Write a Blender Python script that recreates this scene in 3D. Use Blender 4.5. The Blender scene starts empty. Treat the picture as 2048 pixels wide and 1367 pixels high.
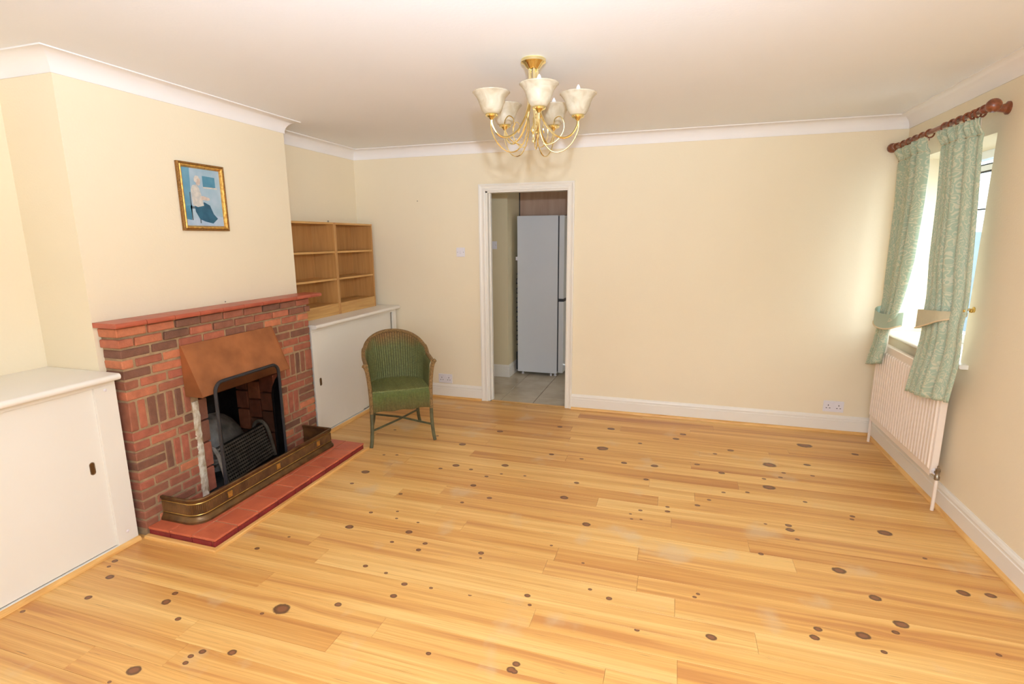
import bpy, bmesh, math, random
from mathutils import Vector, Matrix
R = math.radians
random.seed(7)
S = bpy.context.scene
C = S.collection
PI = math.pi

# ------------------------------------------------------------------ camera
CX, CY, CZ = -1.5538, -4.7096, 1.5738
yaw, pitch, roll = 0.3030, -0.1938, -0.0064
fwd = Vector((-math.sin(yaw)*math.cos(pitch), math.cos(yaw)*math.cos(pitch), math.sin(pitch)))
rgt = Vector((math.cos(yaw), math.sin(yaw), 0))
up = rgt.cross(fwd)
r2 = rgt*math.cos(roll) + up*math.sin(roll)
u2 = -rgt*math.sin(roll) + up*math.cos(roll)
cam = bpy.data.cameras.new('camera')
cam.sensor_width = 36
cam.lens = 36*1052.65/2048
cam.clip_start = 0.02
co = bpy.data.objects.new('camera', cam); C.objects.link(co)
co.matrix_world = Matrix(((r2.x, u2.x, -fwd.x, CX), (r2.y, u2.y, -fwd.y, CY), (r2.z, u2.z, -fwd.z, CZ), (0, 0, 0, 1)))
S.camera = co

# ------------------------------------------------------------------ world, lights, exposure
S.view_settings.view_transform = 'Standard'
S.view_settings.look = 'None'
S.view_settings.exposure = -0.06
S.view_settings.gamma = 1.0
S.view_settings.use_curve_mapping = False
W = bpy.data.worlds.new('sky'); S.world = W; W.use_nodes = True
bg = W.node_tree.nodes['Background']
bg.inputs[0].default_value = (0.90, 0.97, 1.05, 1)      # bright overcast sky
bg.inputs[1].default_value = 7.5

def lamp(name, kind, loc, power, color, **k):
    l = bpy.data.lights.new(name, kind); l.energy = power; l.color = color
    for a, v in k.items(): setattr(l, a, v)
    o = bpy.data.objects.new(name, l); C.objects.link(o); o.location = loc
    return o
# the photographer's flash gun: direct part and part thrown at the ceiling
FL = (CX+0.07, CY+0.02, CZ+0.32)
flash = lamp('flash_direct', 'POINT', FL, 54, (0.77, 0.955, 1.21), shadow_soft_size=0.03)
bounce = lamp('flash_bounce', 'SPOT', FL, 375, (0.77, 0.955, 1.21), shadow_soft_size=0.04, spot_size=R(125), spot_blend=0.9)
d = Vector((-0.50, 0.92, 1.0)).normalized()
portal = lamp('fill_window_portal', 'AREA', (-1.55, -5.69, 1.45), 1, (1, 1, 1), shape='RECTANGLE', size=1.7, size_y=1.5)  # sky portal for the added fill window behind the camera
portal.data.cycles.is_portal = True
portal.rotation_euler = (R(90), 0, 0)
bounce.rotation_euler = d.to_track_quat('-Z', 'Y').to_euler()

# ------------------------------------------------------------------ helpers
def srgb(r, g, b):
    f = lambda c: (c/12.92 if c <= 0.04045 else ((c+0.055)/1.055)**2.4)
    return (f(r/255), f(g/255), f(b/255), 1)

def nt(name):
    m = bpy.data.materials.new(name); m.use_nodes = True
    n = m.node_tree.nodes; l = m.node_tree.links
    return m, n, l, n['Principled BSDF']

def mat(name, c, rough=0.5, metal=0.0, var=0.06, scale=6, bump=0.0, bscale=60, c2=None, spec=None, stretch=(1, 1, 1), coat=0):
    m, n, l, b = nt(name)
    b.inputs['Roughness'].default_value = rough; b.inputs['Metallic'].default_value = metal
    if spec is not None: b.inputs['Specular IOR Level'].default_value = spec
    if coat: b.inputs['Coat Weight'].default_value = coat; b.inputs['Coat Roughness'].default_value = 0.15
    tc = n.new('ShaderNodeNewGeometry'); mp = n.new('ShaderNodeMapping'); mp.inputs['Scale'].default_value = stretch
    l.new(tc.outputs['Position'], mp.inputs[0])
    nz = n.new('ShaderNodeTexNoise'); nz.inputs['Scale'].default_value = scale; nz.inputs['Detail'].default_value = 4
    l.new(mp.outputs[0], nz.inputs['Vector'])
    rp = n.new('ShaderNodeValToRGB')
    if c2 is None: c2 = tuple(x*(1-2*var) for x in c[:3])+(1,)
    rp.color_ramp.elements[0].color = c2; rp.color_ramp.elements[1].color = c
    rp.color_ramp.elements[0].position = 0.3; rp.color_ramp.elements[1].position = 0.65
    l.new(nz.outputs[0], rp.inputs[0]); l.new(rp.outputs[0], b.inputs['Base Color'])
    if bump:
        nb = n.new('ShaderNodeTexNoise'); nb.inputs['Scale'].default_value = bscale; nb.inputs['Detail'].default_value = 5
        l.new(mp.outputs[0], nb.inputs['Vector'])
        bp = n.new('ShaderNodeBump'); bp.inputs['Strength'].default_value = bump; bp.inputs['Distance'].default_value = 0.01
        l.new(nb.outputs[0], bp.inputs['Height']); l.new(bp.outputs[0], b.inputs['Normal'])
    return m

def obj(name, bm, m, parent=None, smooth=False, label=None, local=False, bevel=0, solid=0, sharp=40):
    me = bpy.data.meshes.new(name)
    bmesh.ops.recalc_face_normals(bm, faces=bm.faces)
    bm.to_mesh(me); bm.free()
    for k in (m if isinstance(m, (list, tuple)) else [m]): me.materials.append(k)
    o = bpy.data.objects.new(name, me); C.objects.link(o)
    if smooth:
        for p in me.polygons: p.use_smooth = True
        me.set_sharp_from_angle(angle=R(sharp))
    if solid:
        md = o.modifiers.new('solid', 'SOLIDIFY'); md.thickness = solid; md.offset = 0
    if bevel:
        md = o.modifiers.new('bevel', 'BEVEL'); md.width = bevel; md.segments = 2; md.limit_method = 'ANGLE'; md.angle_limit = R(40)
        md.harden_normals = False
    if parent: attach(o, parent, local)
    if label: o['label'] = label
    return o

def attach(o, parent, local=False):
    o.parent = parent
    if not local and parent.type == 'EMPTY':
        o.matrix_parent_inverse = Matrix.LocRotScale(parent.location, parent.rotation_euler, None).inverted()

def tag(o, label, cat, group=None):
    o['label'] = label; o['category'] = cat
    if group: o['group'] = group
    return o

def thing(name, label, cat, loc, rotz=0, group=None):
    o = bpy.data.objects.new(name, None); C.objects.link(o)
    o.empty_display_size = 0.05
    o.location = loc; o.rotation_euler = (0, 0, rotz)
    return tag(o, label, cat, group)

def struct(name, bm, m, **k):
    o = obj(name, bm, m, **k); o['kind'] = 'structure'; return o

def box(bm, x0, x1, y0, y1, z0, z1, mi=0):
    v = [bm.verts.new(p) for p in ((x0,y0,z0),(x1,y0,z0),(x1,y1,z0),(x0,y1,z0),(x0,y0,z1),(x1,y0,z1),(x1,y1,z1),(x0,y1,z1))]
    for f in ((3,2,1,0),(4,5,6,7),(0,1,5,4),(1,2,6,5),(2,3,7,6),(3,0,4,7)):
        fc = bm.faces.new([v[i] for i in f]); fc.material_index = mi
    return v

def B(*a):
    bm = bmesh.new()
    for t in (a if isinstance(a[0], (tuple, list)) else [a]): box(bm, *t)
    return bm

def loft(bm, rings, closed=True, caps=True, mi=0):
    vs = [[bm.verts.new(p) for p in r] for r in rings]
    n = len(vs[0])
    for a, b in zip(vs, vs[1:]):
        for i in range(n if closed else n-1):
            f = bm.faces.new((a[i], a[(i+1) % n], b[(i+1) % n], b[i])); f.material_index = mi
    if caps and closed:
        for r in (vs[0], vs[-1]):
            try: bm.faces.new(r).material_index = mi
            except ValueError: pass
    return vs

def tube(bm, pts, rad, seg=8, caps=True, mi=0, squash=1.0):
    pts = [Vector(p) for p in pts]
    rad = rad if isinstance(rad, (list, tuple)) else [rad]*len(pts)
    T = []
    for i in range(len(pts)):
        a = pts[max(i-1, 0)]; b = pts[min(i+1, len(pts)-1)]
        T.append((b-a).normalized())
    ref = Vector((0, 0, 1)) if abs(T[0].z) < 0.9 else Vector((1, 0, 0))
    n = (ref - T[0]*ref.dot(T[0])).normalized()
    rings = []
    for p, t, r in zip(pts, T, rad):
        n = (n - t*n.dot(t)).normalized(); b = t.cross(n)
        rings.append([p + n*(r*math.cos(2*PI*k/seg)) + b*(r*squash*math.sin(2*PI*k/seg)) for k in range(seg)])
    return loft(bm, rings, True, caps, mi)

def spline(pts, n=8):
    P = [Vector(p) for p in pts]; out = []
    P = [P[0]*2-P[1]] + P + [P[-1]*2-P[-2]]
    for i in range(1, len(P)-2):
        for k in range(n):
            t = k/n; a, b, c, d = P[i-1], P[i], P[i+1], P[i+2]
            out.append(0.5*((2*b)+(c-a)*t+(2*a-5*b+4*c-d)*t*t+(3*b-a-3*c+d)*t**3))
    out.append(P[-2]); return out

def lathe(bm, prof, c=(0, 0, 0), seg=24, axis='z', caps=True, mi=0):
    c = Vector(c); rings = []
    for r, h in prof:
        ring = []
        for k in range(seg):
            a = 2*PI*k/seg; p, q = r*math.cos(a), r*math.sin(a)
            ring.append(c + Vector({'z': (p, q, h), 'y': (p, h, q), 'x': (h, p, q)}[axis]))
        rings.append(ring)
    return loft(bm, rings, True, caps, mi)

def offs(path, dist, closed=False):
    out = []; n = len(path)
    P = [Vector(p) for p in path]
    for i in range(n):
        ds = []
        if i > 0 or closed: ds.append((P[i]-P[i-1]).normalized())
        if i < n-1 or closed: ds.append((P[(i+1) % n]-P[i]).normalized())
        ns = [Vector((-t.y, t.x)) for t in ds]
        if len(ns) == 1: out.append(P[i]+ns[0]*dist)
        else:
            m = (ns[0]+ns[1]); m = m/(m.dot(ns[0])); out.append(P[i]+m*dist)
    return out

def sweep(bm, path, prof, fn, closed=False, mi=0):
    """prof: (left offset, height) pairs; fn(point2d, height) -> 3d"""
    O = [offs(path, dd, closed) for dd, h in prof]
    rings = [[fn(O[j][i], prof[j][1]) for j in range(len(prof))] for i in range(len(path))]
    if closed: rings.append(rings[0])
    return loft(bm, rings, True, not closed, mi)

ZUP = lambda p, h: (p.x, p.y, h)

# ------------------------------------------------------------------ materials
M = {}
M['wall'] = mat('cream_wall_paint', srgb(244, 228, 197), 0.75, var=0.012, scale=1.5, bump=0.08, bscale=90)
M['wall_k'] = mat('kitchen_wall_paint', srgb(230, 212, 172), 0.7, var=0.015, scale=1.5, bump=0.06, bscale=90)
M['ceil'] = mat('white_ceiling_paint', srgb(248, 247, 248), 0.85, var=0.012, scale=1.2, bump=0.05, bscale=70)
M['cornice'] = mat('white_cornice_paint', srgb(247, 240, 234), 0.7, var=0.008)
M['trim'] = mat('white_gloss_paint', srgb(242, 234, 221), 0.35, var=0.01, scale=3)
M['cab'] = mat('cream_white_cupboard_paint', srgb(240, 233, 220), 0.4, var=0.012, scale=2)
M['gap'] = mat('dark_gap', srgb(70, 66, 62), 0.9)
M['mortar'] = mat('sandy_mortar', srgb(182, 150, 112), 0.95, var=0.15, scale=25, bump=0.5, bscale=160)
M['oldmortar'] = mat('flaking_white_mortar', srgb(240, 230, 210), 0.95, c2=srgb(190, 160, 118), scale=26, bump=0.8, bscale=60)
M['tile'] = mat('red_quarry_tile', srgb(204, 104, 68), 0.45, c2=srgb(182, 86, 58), scale=9, bump=0.1, bscale=90)
M['mtile'] = mat('red_mantel_tile', srgb(186, 94, 68), 0.35, c2=srgb(168, 80, 58), scale=9, bump=0.08)
M['riser'] = mat('dark_red_painted_tile', srgb(140, 38, 44), 0.4, c2=srgb(116, 30, 36), scale=14, bump=0.15)
M['copper'] = mat('dull_copper', srgb(182, 114, 68), 0.5, metal=0.35, c2=srgb(150, 92, 54), scale=7, bump=0.05, bscale=25)
M['soot'] = mat('sooty_lining', srgb(58, 52, 46), 0.95, c2=srgb(34, 30, 28), scale=8, bump=0.6, bscale=40)
M['ash'] = mat('ashy_grey_fireclay', srgb(186, 178, 166), 0.95, c2=srgb(118, 110, 100), scale=9, bump=0.6, bscale=40)
M['iron'] = mat('black_cast_iron', srgb(152, 142, 128), 0.75, metal=0.0, c2=srgb(110, 102, 92), scale=20, bump=0.25, bscale=120)
M['black'] = mat('black_painted_steel', srgb(38, 37, 40), 0.5)
M['bronze'] = mat('aged_bronze', srgb(128, 96, 58), 0.36, metal=0.65, c2=srgb(92, 68, 44), scale=16)
M['gold'] = mat('yellow_brass', srgb(226, 190, 104), 0.3, metal=0.85, c2=srgb(186, 150, 74), scale=30)
M['brass'] = mat('polished_brass', srgb(250, 236, 186), 0.14, metal=1.0, c2=srgb(244, 226, 164), scale=12)
M['pole'] = mat('varnished_mahogany', srgb(146, 78, 44), 0.35, c2=srgb(104, 52, 30), scale=14, stretch=(6, 1, 6), coat=0.4)
M['rad'] = mat('white_radiator_enamel', srgb(244, 226, 208), 0.4, var=0.008)
M['plastic'] = mat('white_plastic', srgb(236, 230, 232), 0.35, var=0.005)
M['hole'] = mat('black_pin_hole', srgb(45, 42, 42), 0.8)
M['chrome'] = mat('worn_chrome', srgb(170, 160, 145), 0.3, metal=0.9, c2=srgb(120, 105, 88), scale=40)
M['fridge'] = mat('white_fridge_enamel', srgb(222, 222, 224), 0.22, var=0.006, spec=0.5)
M['fgap'] = mat('dark_fridge_seal', srgb(58, 58, 62), 0.6)
M['ktile'] = mat('beige_ceramic_tile', srgb(206, 190, 164), 0.25, c2=srgb(192, 174, 148), scale=5)
M['grout'] = mat('brown_grout', srgb(120, 104, 84), 0.9)
M['cupboard'] = mat('pinkish_beech_laminate', srgb(192, 158, 134), 0.4, c2=srgb(176, 140, 116), scale=3, stretch=(6, 6, 0.6))
M['gilt'] = mat('gilt_frame', srgb(232, 184, 92), 0.35, metal=0.6, c2=srgb(190, 132, 60), scale=60, bump=0.3, bscale=140)
M['giltd'] = mat('dark_gilt_edge', srgb(176, 126, 62), 0.45, metal=0.5, c2=srgb(110, 74, 34), scale=160, bump=0.5, bscale=220)
M['bulb'] = mat('white_candle_bulb', srgb(252, 250, 248), 0.2, var=0)
M['upvc'] = mat('white_window_frame', srgb(238, 240, 242), 0.35, var=0.004)
M['render'] = mat('grey_blue_render', srgb(92, 108, 116), 0.9, bump=0.2)
M['clad'] = mat('pale_cladding', srgb(226, 238, 242), 0.6, var=0.02)
M['pave'] = mat('grey_paving', srgb(160, 160, 155), 0.9, var=0.1, bump=0.2)

def oak(name, a, b2, stretch, rough=0.45):
    m, n, l, b = nt(name)
    g = n.new('ShaderNodeNewGeometry'); mp = n.new('ShaderNodeMapping'); mp.inputs['Scale'].default_value = stretch
    l.new(g.outputs['Position'], mp.inputs[0])
    nz = n.new('ShaderNodeTexNoise'); nz.inputs['Scale'].default_value = 1; nz.inputs['Detail'].default_value = 6; nz.inputs['Distortion'].default_value = 0.4
    l.new(mp.outputs[0], nz.inputs['Vector'])
    rp = n.new('ShaderNodeValToRGB'); rp.color_ramp.elements[0].color = b2; rp.color_ramp.elements[1].color = a
    rp.color_ramp.elements[0].position = 0.35; rp.color_ramp.elements[1].position = 0.62
    l.new(nz.outputs[0], rp.inputs[0]); l.new(rp.outputs[0], b.inputs['Base Color'])
    b.inputs['Roughness'].default_value = rough
    return m
M['oakv'] = oak('oak_veneer_vertical', srgb(196, 144, 84), srgb(182, 130, 72), (40, 40, 2.2))
M['oakh'] = oak('oak_edge_horizontal', srgb(214, 166, 100), srgb(192, 142, 80), (30, 2.2, 40))
M['pine'] = oak('pine_moulding', srgb(238, 186, 112), srgb(216, 158, 86), (4, 4, 60), 0.4)

def brick_mat():
    m, n, l, b = nt('facing_brick')
    oi = n.new('ShaderNodeObjectInfo')
    rp = n.new('ShaderNodeValToRGB'); rp.color_ramp.interpolation = 'LINEAR'
    cols = [(0.0, (118, 80, 62)), (0.18, (140, 90, 68)), (0.38, (158, 96, 70)), (0.6, (168, 94, 70)), (0.8, (182, 106, 76)), (1.0, (206, 126, 86))]
    e = rp.color_ramp.elements
    e[0].color = srgb(*cols[0][1]); e[1].color = srgb(*cols[-1][1])
    for p, c in cols[1:-1]:
        q = e.new(p); q.color = srgb(*c)
    l.new(oi.outputs['Random'], rp.inputs[0])
    g = n.new('ShaderNodeNewGeometry')
    nz = n.new('ShaderNodeTexNoise'); nz.inputs['Scale'].default_value = 22; nz.inputs['Detail'].default_value = 6
    l.new(g.outputs['Position'], nz.inputs['Vector'])
    r2_ = n.new('ShaderNodeMapRange'); r2_.inputs[1].default_value = 0.3; r2_.inputs[2].default_value = 0.7; r2_.inputs[3].default_value = 0.8; r2_.inputs[4].default_value = 1.12
    l.new(nz.outputs[0], r2_.inputs[0])
    mx = n.new('ShaderNodeMix'); mx.data_type = 'RGBA'; mx.blend_type = 'MULTIPLY'; mx.inputs[0].default_value = 1
    l.new(rp.outputs[0], mx.inputs[6]); l.new(r2_.outputs[0], mx.inputs[7]); l.new(mx.outputs[2], b.inputs['Base Color'])
    b.inputs['Roughness'].default_value = 0.85
    nb = n.new('ShaderNodeTexNoise'); nb.inputs['Scale'].default_value = 130; nb.inputs['Detail'].default_value = 4
    l.new(g.outputs['Position'], nb.inputs['Vector'])
    bp = n.new('ShaderNodeBump'); bp.inputs['Strength'].default_value = 0.45; bp.inputs['Distance'].default_value = 0.006
    l.new(nb.outputs[0], bp.inputs['Height']); l.new(bp.outputs[0], b.inputs['Normal'])
    return m
M['brick'] = brick_mat()

NK = 7
def plank_mat():
    m, n, l, b = nt('varnished_knotty_pine')
    def math_(op, a, bb=None, clamp=False):
        q = n.new('ShaderNodeMath'); q.operation = op; q.use_clamp = clamp
        for i, v in enumerate((a, bb)):
            if v is None: continue
            if isinstance(v, (int, float)): q.inputs[i].default_value = v
            else: l.new(v, q.inputs[i])
        return q.outputs[0]
    g = n.new('ShaderNodeNewGeometry'); sp = n.new('ShaderNodeSeparateXYZ'); l.new(g.outputs['Position'], sp.inputs[0])
    X, Y = sp.outputs[0], sp.outputs[1]
    oi = n.new('ShaderNodeObjectInfo'); rnd = oi.outputs['Random']
    # slight wobble of knot outlines
    wob = n.new('ShaderNodeTexNoise'); wob.inputs['Scale'].default_value = 38; l.new(g.outputs['Position'], wob.inputs['Vector'])
    wv = math_('MULTIPLY', math_('SUBTRACT', wob.outputs[0], 0.5), 0.5)
    warp = None; knot = None; core = None
    for i in range(NK):
        a = n.new('ShaderNodeAttribute'); a.attribute_type = 'OBJECT'; a.attribute_name = 'knot_%d' % i
        s = n.new('ShaderNodeSeparateXYZ'); l.new(a.outputs['Vector'], s.inputs[0])
        dx = math_('SUBTRACT', X, s.outputs[0]); dy = math_('SUBTRACT', Y, s.outputs[1])
        r_ = math_('MAXIMUM', s.outputs[2], 0.0001)
        dx2 = math_('MULTIPLY', dx, 0.8)
        dd = math_('SQRT', math_('ADD', math_('MULTIPLY', dx2, dx2), math_('MULTIPLY', dy, dy)))
        q = math_('ADD', math_('DIVIDE', dd, r_), wv)
        k = math_('MULTIPLY', math_('SUBTRACT', 1.12, q), 5.0, True)
        co_ = math_('MULTIPLY', math_('SUBTRACT', 0.72, q), 4.0, True)
        dxs = math_('MULTIPLY', dx, 0.45)
        dl = math_('DIVIDE', math_('SQRT', math_('ADD', math_('MULTIPLY', dxs, dxs), math_('MULTIPLY', dy, dy))), r_)
        w = math_('MULTIPLY', math_('DIVIDE', dy, math_('ADD', math_('MULTIPLY', dl, dl), 0.6)), 0.85)
        warp = w if warp is None else math_('ADD', warp, w)
        knot = k if knot is None else math_('MAXIMUM', knot, k)
        core = co_ if core is None else math_('MAXIMUM', core, co_)
    Yw = math_('SUBTRACT', Y, warp)
    off = math_('MULTIPLY', rnd, 73.0)
    def noise(sx, sy, detail, dist=0.0, rough=0.5):
        cb = n.new('ShaderNodeCombineXYZ')
        l.new(math_('ADD', math_('MULTIPLY', X, sx), off), cb.inputs[0]); l.new(math_('MULTIPLY', Yw, sy), cb.inputs[1]); l.new(off, cb.inputs[2])
        nz = n.new('ShaderNodeTexNoise'); nz.inputs['Scale'].default_value = 1; nz.inputs['Detail'].default_value = detail
        nz.inputs['Distortion'].default_value = dist; nz.inputs['Roughness'].default_value = rough
        l.new(cb.outputs[0], nz.inputs['Vector']); return nz.outputs[0]
    streak = noise(0.7, 24, 3, 0.9)
    grain = noise(1.6, 150, 4, 0.8, 0.6)
    fleck = noise(6, 260, 3)
    band = noise(0.4, 9, 1, 0.4)
    streak = math_('ADD', math_('MULTIPLY', streak, 0.5), math_('MULTIPLY', band, 0.5))
    base = n.new('ShaderNodeValToRGB'); e = base.color_ramp.elements
    e[0].position = 0.36; e[0].color = srgb(202, 141, 80); e[1].position = 0.62; e[1].color = srgb(244, 200, 126)
    q = e.new(0.48); q.color = srgb(229, 175, 100)
    l.new(streak, base.inputs[0])
    def mix(f, a, c, mode='MIX'):
        x = n.new('ShaderNodeMix'); x.data_type = 'RGBA'; x.blend_type = mode
        for i, v in ((0, f), (6, a), (7, c)):
            if isinstance(v, tuple) or isinstance(v, (int, float)): x.inputs[i].default_value = v
            else: l.new(v, x.inputs[i])
        return x.outputs[2]
    gm = n.new('ShaderNodeMapRange'); gm.inputs[1].default_value = 0.42; gm.inputs[2].default_value = 0.62; gm.inputs[3].default_value = 0.30; gm.inputs[4].default_value = 0.0
    l.new(grain, gm.inputs[0])
    c = mix(gm.outputs[0], base.outputs[0], srgb(188, 128, 64))
    # per board tone
    tone = n.new('ShaderNodeValToRGB'); t = tone.color_ramp.elements
    t[0].color = (0.82, 0.70, 0.62, 1); t[1].color = (1.0, 1.0, 1.0, 1); t[1].position = 0.85
    for p_, c_ in ((0.10, (0.90, 0.82, 0.74, 1)), (0.35, (0.97, 0.93, 0.88, 1))):
        z_ = t.new(p_); z_.color = c_
    l.new(rnd, tone.inputs[0]); c = mix(1.0, c, tone.outputs[0], 'MULTIPLY')
    # short dark resin flecks
    fm = n.new('ShaderNodeMapRange'); fm.inputs[1].default_value = 0.68; fm.inputs[2].default_value = 0.75; fm.inputs[3].default_value = 0; fm.inputs[4].default_value = 0.7
    l.new(fleck, fm.inputs[0]); c = mix(fm.outputs[0], c, srgb(120, 84, 50))
    # worn greyish patches where the varnish has gone
    wn = n.new('ShaderNodeTexNoise'); wn.inputs['Scale'].default_value = 3.1; wn.inputs['Detail'].default_value = 4; l.new(g.outputs['Position'], wn.inputs['Vector'])
    wm = n.new('ShaderNodeMapRange'); wm.inputs[1].default_value = 0.60; wm.inputs[2].default_value = 0.70; wm.inputs[3].default_value = 0; wm.inputs[4].default_value = 0.55
    l.new(wn.outputs[0], wm.inputs[0]); c = mix(wm.outputs[0], c, srgb(214, 184, 142))
    c = mix(math_('MULTIPLY', knot, 0.92), c, srgb(92, 58, 40)); c = mix(math_('MULTIPLY', core, 0.75), c, srgb(146, 92, 60))
    l.new(c, b.inputs['Base Color'])
    b.inputs['Roughness'].default_value = 0.34
    b.inputs['Specular IOR Level'].default_value = 0.45
    bp = n.new('ShaderNodeBump'); bp.inputs['Strength'].default_value = 0.06; bp.inputs['Distance'].default_value = 0.002
    l.new(grain, bp.inputs['Height']); l.new(bp.outputs[0], b.inputs['Normal'])
    return m
M['plank'] = plank_mat()

def glassy(name, tint, gloss=0.08, alpha=0.85):
    m, n, l, b = nt(name); n.remove(b)
    out = n['Material Output']; tr = n.new('ShaderNodeBsdfTransparent'); tr.inputs[0].default_value = tint
    gl = n.new('ShaderNodeBsdfGlossy'); gl.inputs['Roughness'].default_value = 0.03
    fr = n.new('ShaderNodeFresnel'); fr.inputs[0].default_value = 1.45
    mx = n.new('ShaderNodeMixShader'); ge = n.new('ShaderNodeNewGeometry'); sb = n.new('ShaderNodeMath'); sb.operation = 'SUBTRACT'; sb.inputs[0].default_value = 1; l.new(ge.outputs['Backfacing'], sb.inputs[1])
    ml = n.new('ShaderNodeMath'); ml.operation = 'MULTIPLY'; l.new(fr.outputs[0], ml.inputs[0]); l.new(sb.outputs[0], ml.inputs[1]); l.new(ml.outputs[0], mx.inputs[0]); l.new(tr.outputs[0], mx.inputs[1]); l.new(gl.outputs[0], mx.inputs[2])
    l.new(mx.outputs[0], out.inputs[0]); return m
M['glass'] = glassy('window_glass', (0.93, 0.97, 0.98, 1))

def frosted():
    m, n, l, b = nt('frosted_alabaster_glass'); n.remove(b)
    out = n['Material Output']
    g = n.new('ShaderNodeNewGeometry'); nz = n.new('ShaderNodeTexNoise'); nz.inputs['Scale'].default_value = 16; nz.inputs['Detail'].default_value = 3; nz.inputs['Distortion'].default_value = 1.2
    l.new(g.outputs['Position'], nz.inputs['Vector'])
    rp = n.new('ShaderNodeValToRGB'); rp.color_ramp.elements[0].color = srgb(214, 198, 168); rp.color_ramp.elements[1].color = srgb(236, 226, 204)
    rp.color_ramp.elements[0].position = 0.35; rp.color_ramp.elements[1].position = 0.65
    l.new(nz.outputs[0], rp.inputs[0])
    df = n.new('ShaderNodeBsdfDiffuse'); tl = n.new('ShaderNodeBsdfTranslucent'); tp = n.new('ShaderNodeBsdfTransparent'); gs = n.new('ShaderNodeBsdfGlossy')
    gs.inputs['Roughness'].default_value = 0.35
    l.new(rp.outputs[0], df.inputs[0]); l.new(rp.outputs[0], tl.inputs[0])
    a = n.new('ShaderNodeMixShader'); a.inputs[0].default_value = 0.4; l.new(df.outputs[0], a.inputs[1]); l.new(tl.outputs[0], a.inputs[2])
    c = n.new('ShaderNodeMixShader'); c.inputs[0].default_value = 0.22; l.new(a.outputs[0], c.inputs[1]); l.new(tp.outputs[0], c.inputs[2])
    e = n.new('ShaderNodeMixShader'); e.inputs[0].default_value = 0.05; l.new(c.outputs[0], e.inputs[1]); l.new(gs.outputs[0], e.inputs[2])
    l.new(e.outputs[0], out.inputs[0]); return m
M['frost'] = frosted()

def meshgauze():
    m, n, l, b = nt('fine_black_spark_mesh'); n.remove(b)
    out = n['Material Output']; tp = n.new('ShaderNodeBsdfTransparent'); tp.inputs[0].default_value = (0.66, 0.65, 0.64, 1)
    l.new(tp.outputs[0], out.inputs[0]); return m
M['gauze'] = meshgauze()

def damask():
    m, n, l, b = nt('sage_damask_cloth')
    uv = n.new('ShaderNodeUVMap'); uv.uv_map = 'UVMap'
    w1 = n.new('ShaderNodeTexNoise'); w1.inputs['Scale'].default_value = 16; w1.inputs['Detail'].default_value = 1.0
    l.new(uv.outputs[0], w1.inputs['Vector'])
    vm = n.new('ShaderNodeVectorMath'); vm.operation = 'MULTIPLY_ADD'; vm.inputs[1].default_value = (0.09, 0.09, 0.09)
    l.new(w1.outputs['Color'], vm.inputs[0]); l.new(uv.outputs[0], vm.inputs[2])
    vo = n.new('ShaderNodeTexVoronoi'); vo.inputs['Scale'].default_value = 26; l.new(vm.outputs[0], vo.inputs['Vector'])
    sn = n.new('ShaderNodeMath'); sn.operation = 'SINE'; mu = n.new('ShaderNodeMath'); mu.operation = 'MULTIPLY'; mu.inputs[1].default_value = 17
    l.new(vo.outputs['Distance'], mu.inputs[0]); l.new(mu.outputs[0], sn.inputs[0])
    rp = n.new('ShaderNodeValToRGB'); rp.color_ramp.elements[0].position = 0.35; rp.color_ramp.elements[1].position = 0.6
    rp.color_ramp.elements[0].color = srgb(170, 186, 160); rp.color_ramp.elements[1].color = srgb(204, 204, 176)
    l.new(sn.outputs[0], rp.inputs[0])
    # bigger cream blossoms
    v2 = n.new('ShaderNodeTexVoronoi'); v2.inputs['Scale'].default_value = 11; l.new(vm.outputs[0], v2.inputs['Vector'])
    r3 = n.new('ShaderNodeMapRange'); r3.inputs[1].default_value = 0.16; r3.inputs[2].default_value = 0.24; r3.inputs[3].default_value = 0.4; r3.inputs[4].default_value = 0
    l.new(v2.outputs['Distance'], r3.inputs[0])
    mx = n.new('ShaderNodeMix'); mx.data_type = 'RGBA'; l.new(r3.outputs[0], mx.inputs[0]); l.new(rp.outputs[0], mx.inputs[6]); mx.inputs[7].default_value = srgb(206, 200, 168)
    l.new(mx.outputs[2], b.inputs['Base Color']); b.inputs['Roughness'].default_value = 0.75
    b.inputs['Sheen Weight'].default_value = 0.2
    return m
M['damask'] = damask()
M['tie'] = mat('sage_tieback_cloth', srgb(206, 196, 162), 0.8, var=0.03, scale=40)
M['lining'] = mat('cream_curtain_lining', srgb(240, 232, 214), 0.8, var=0.01)
M['piping'] = mat('cream_piping', srgb(236, 214, 176), 0.7)

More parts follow.
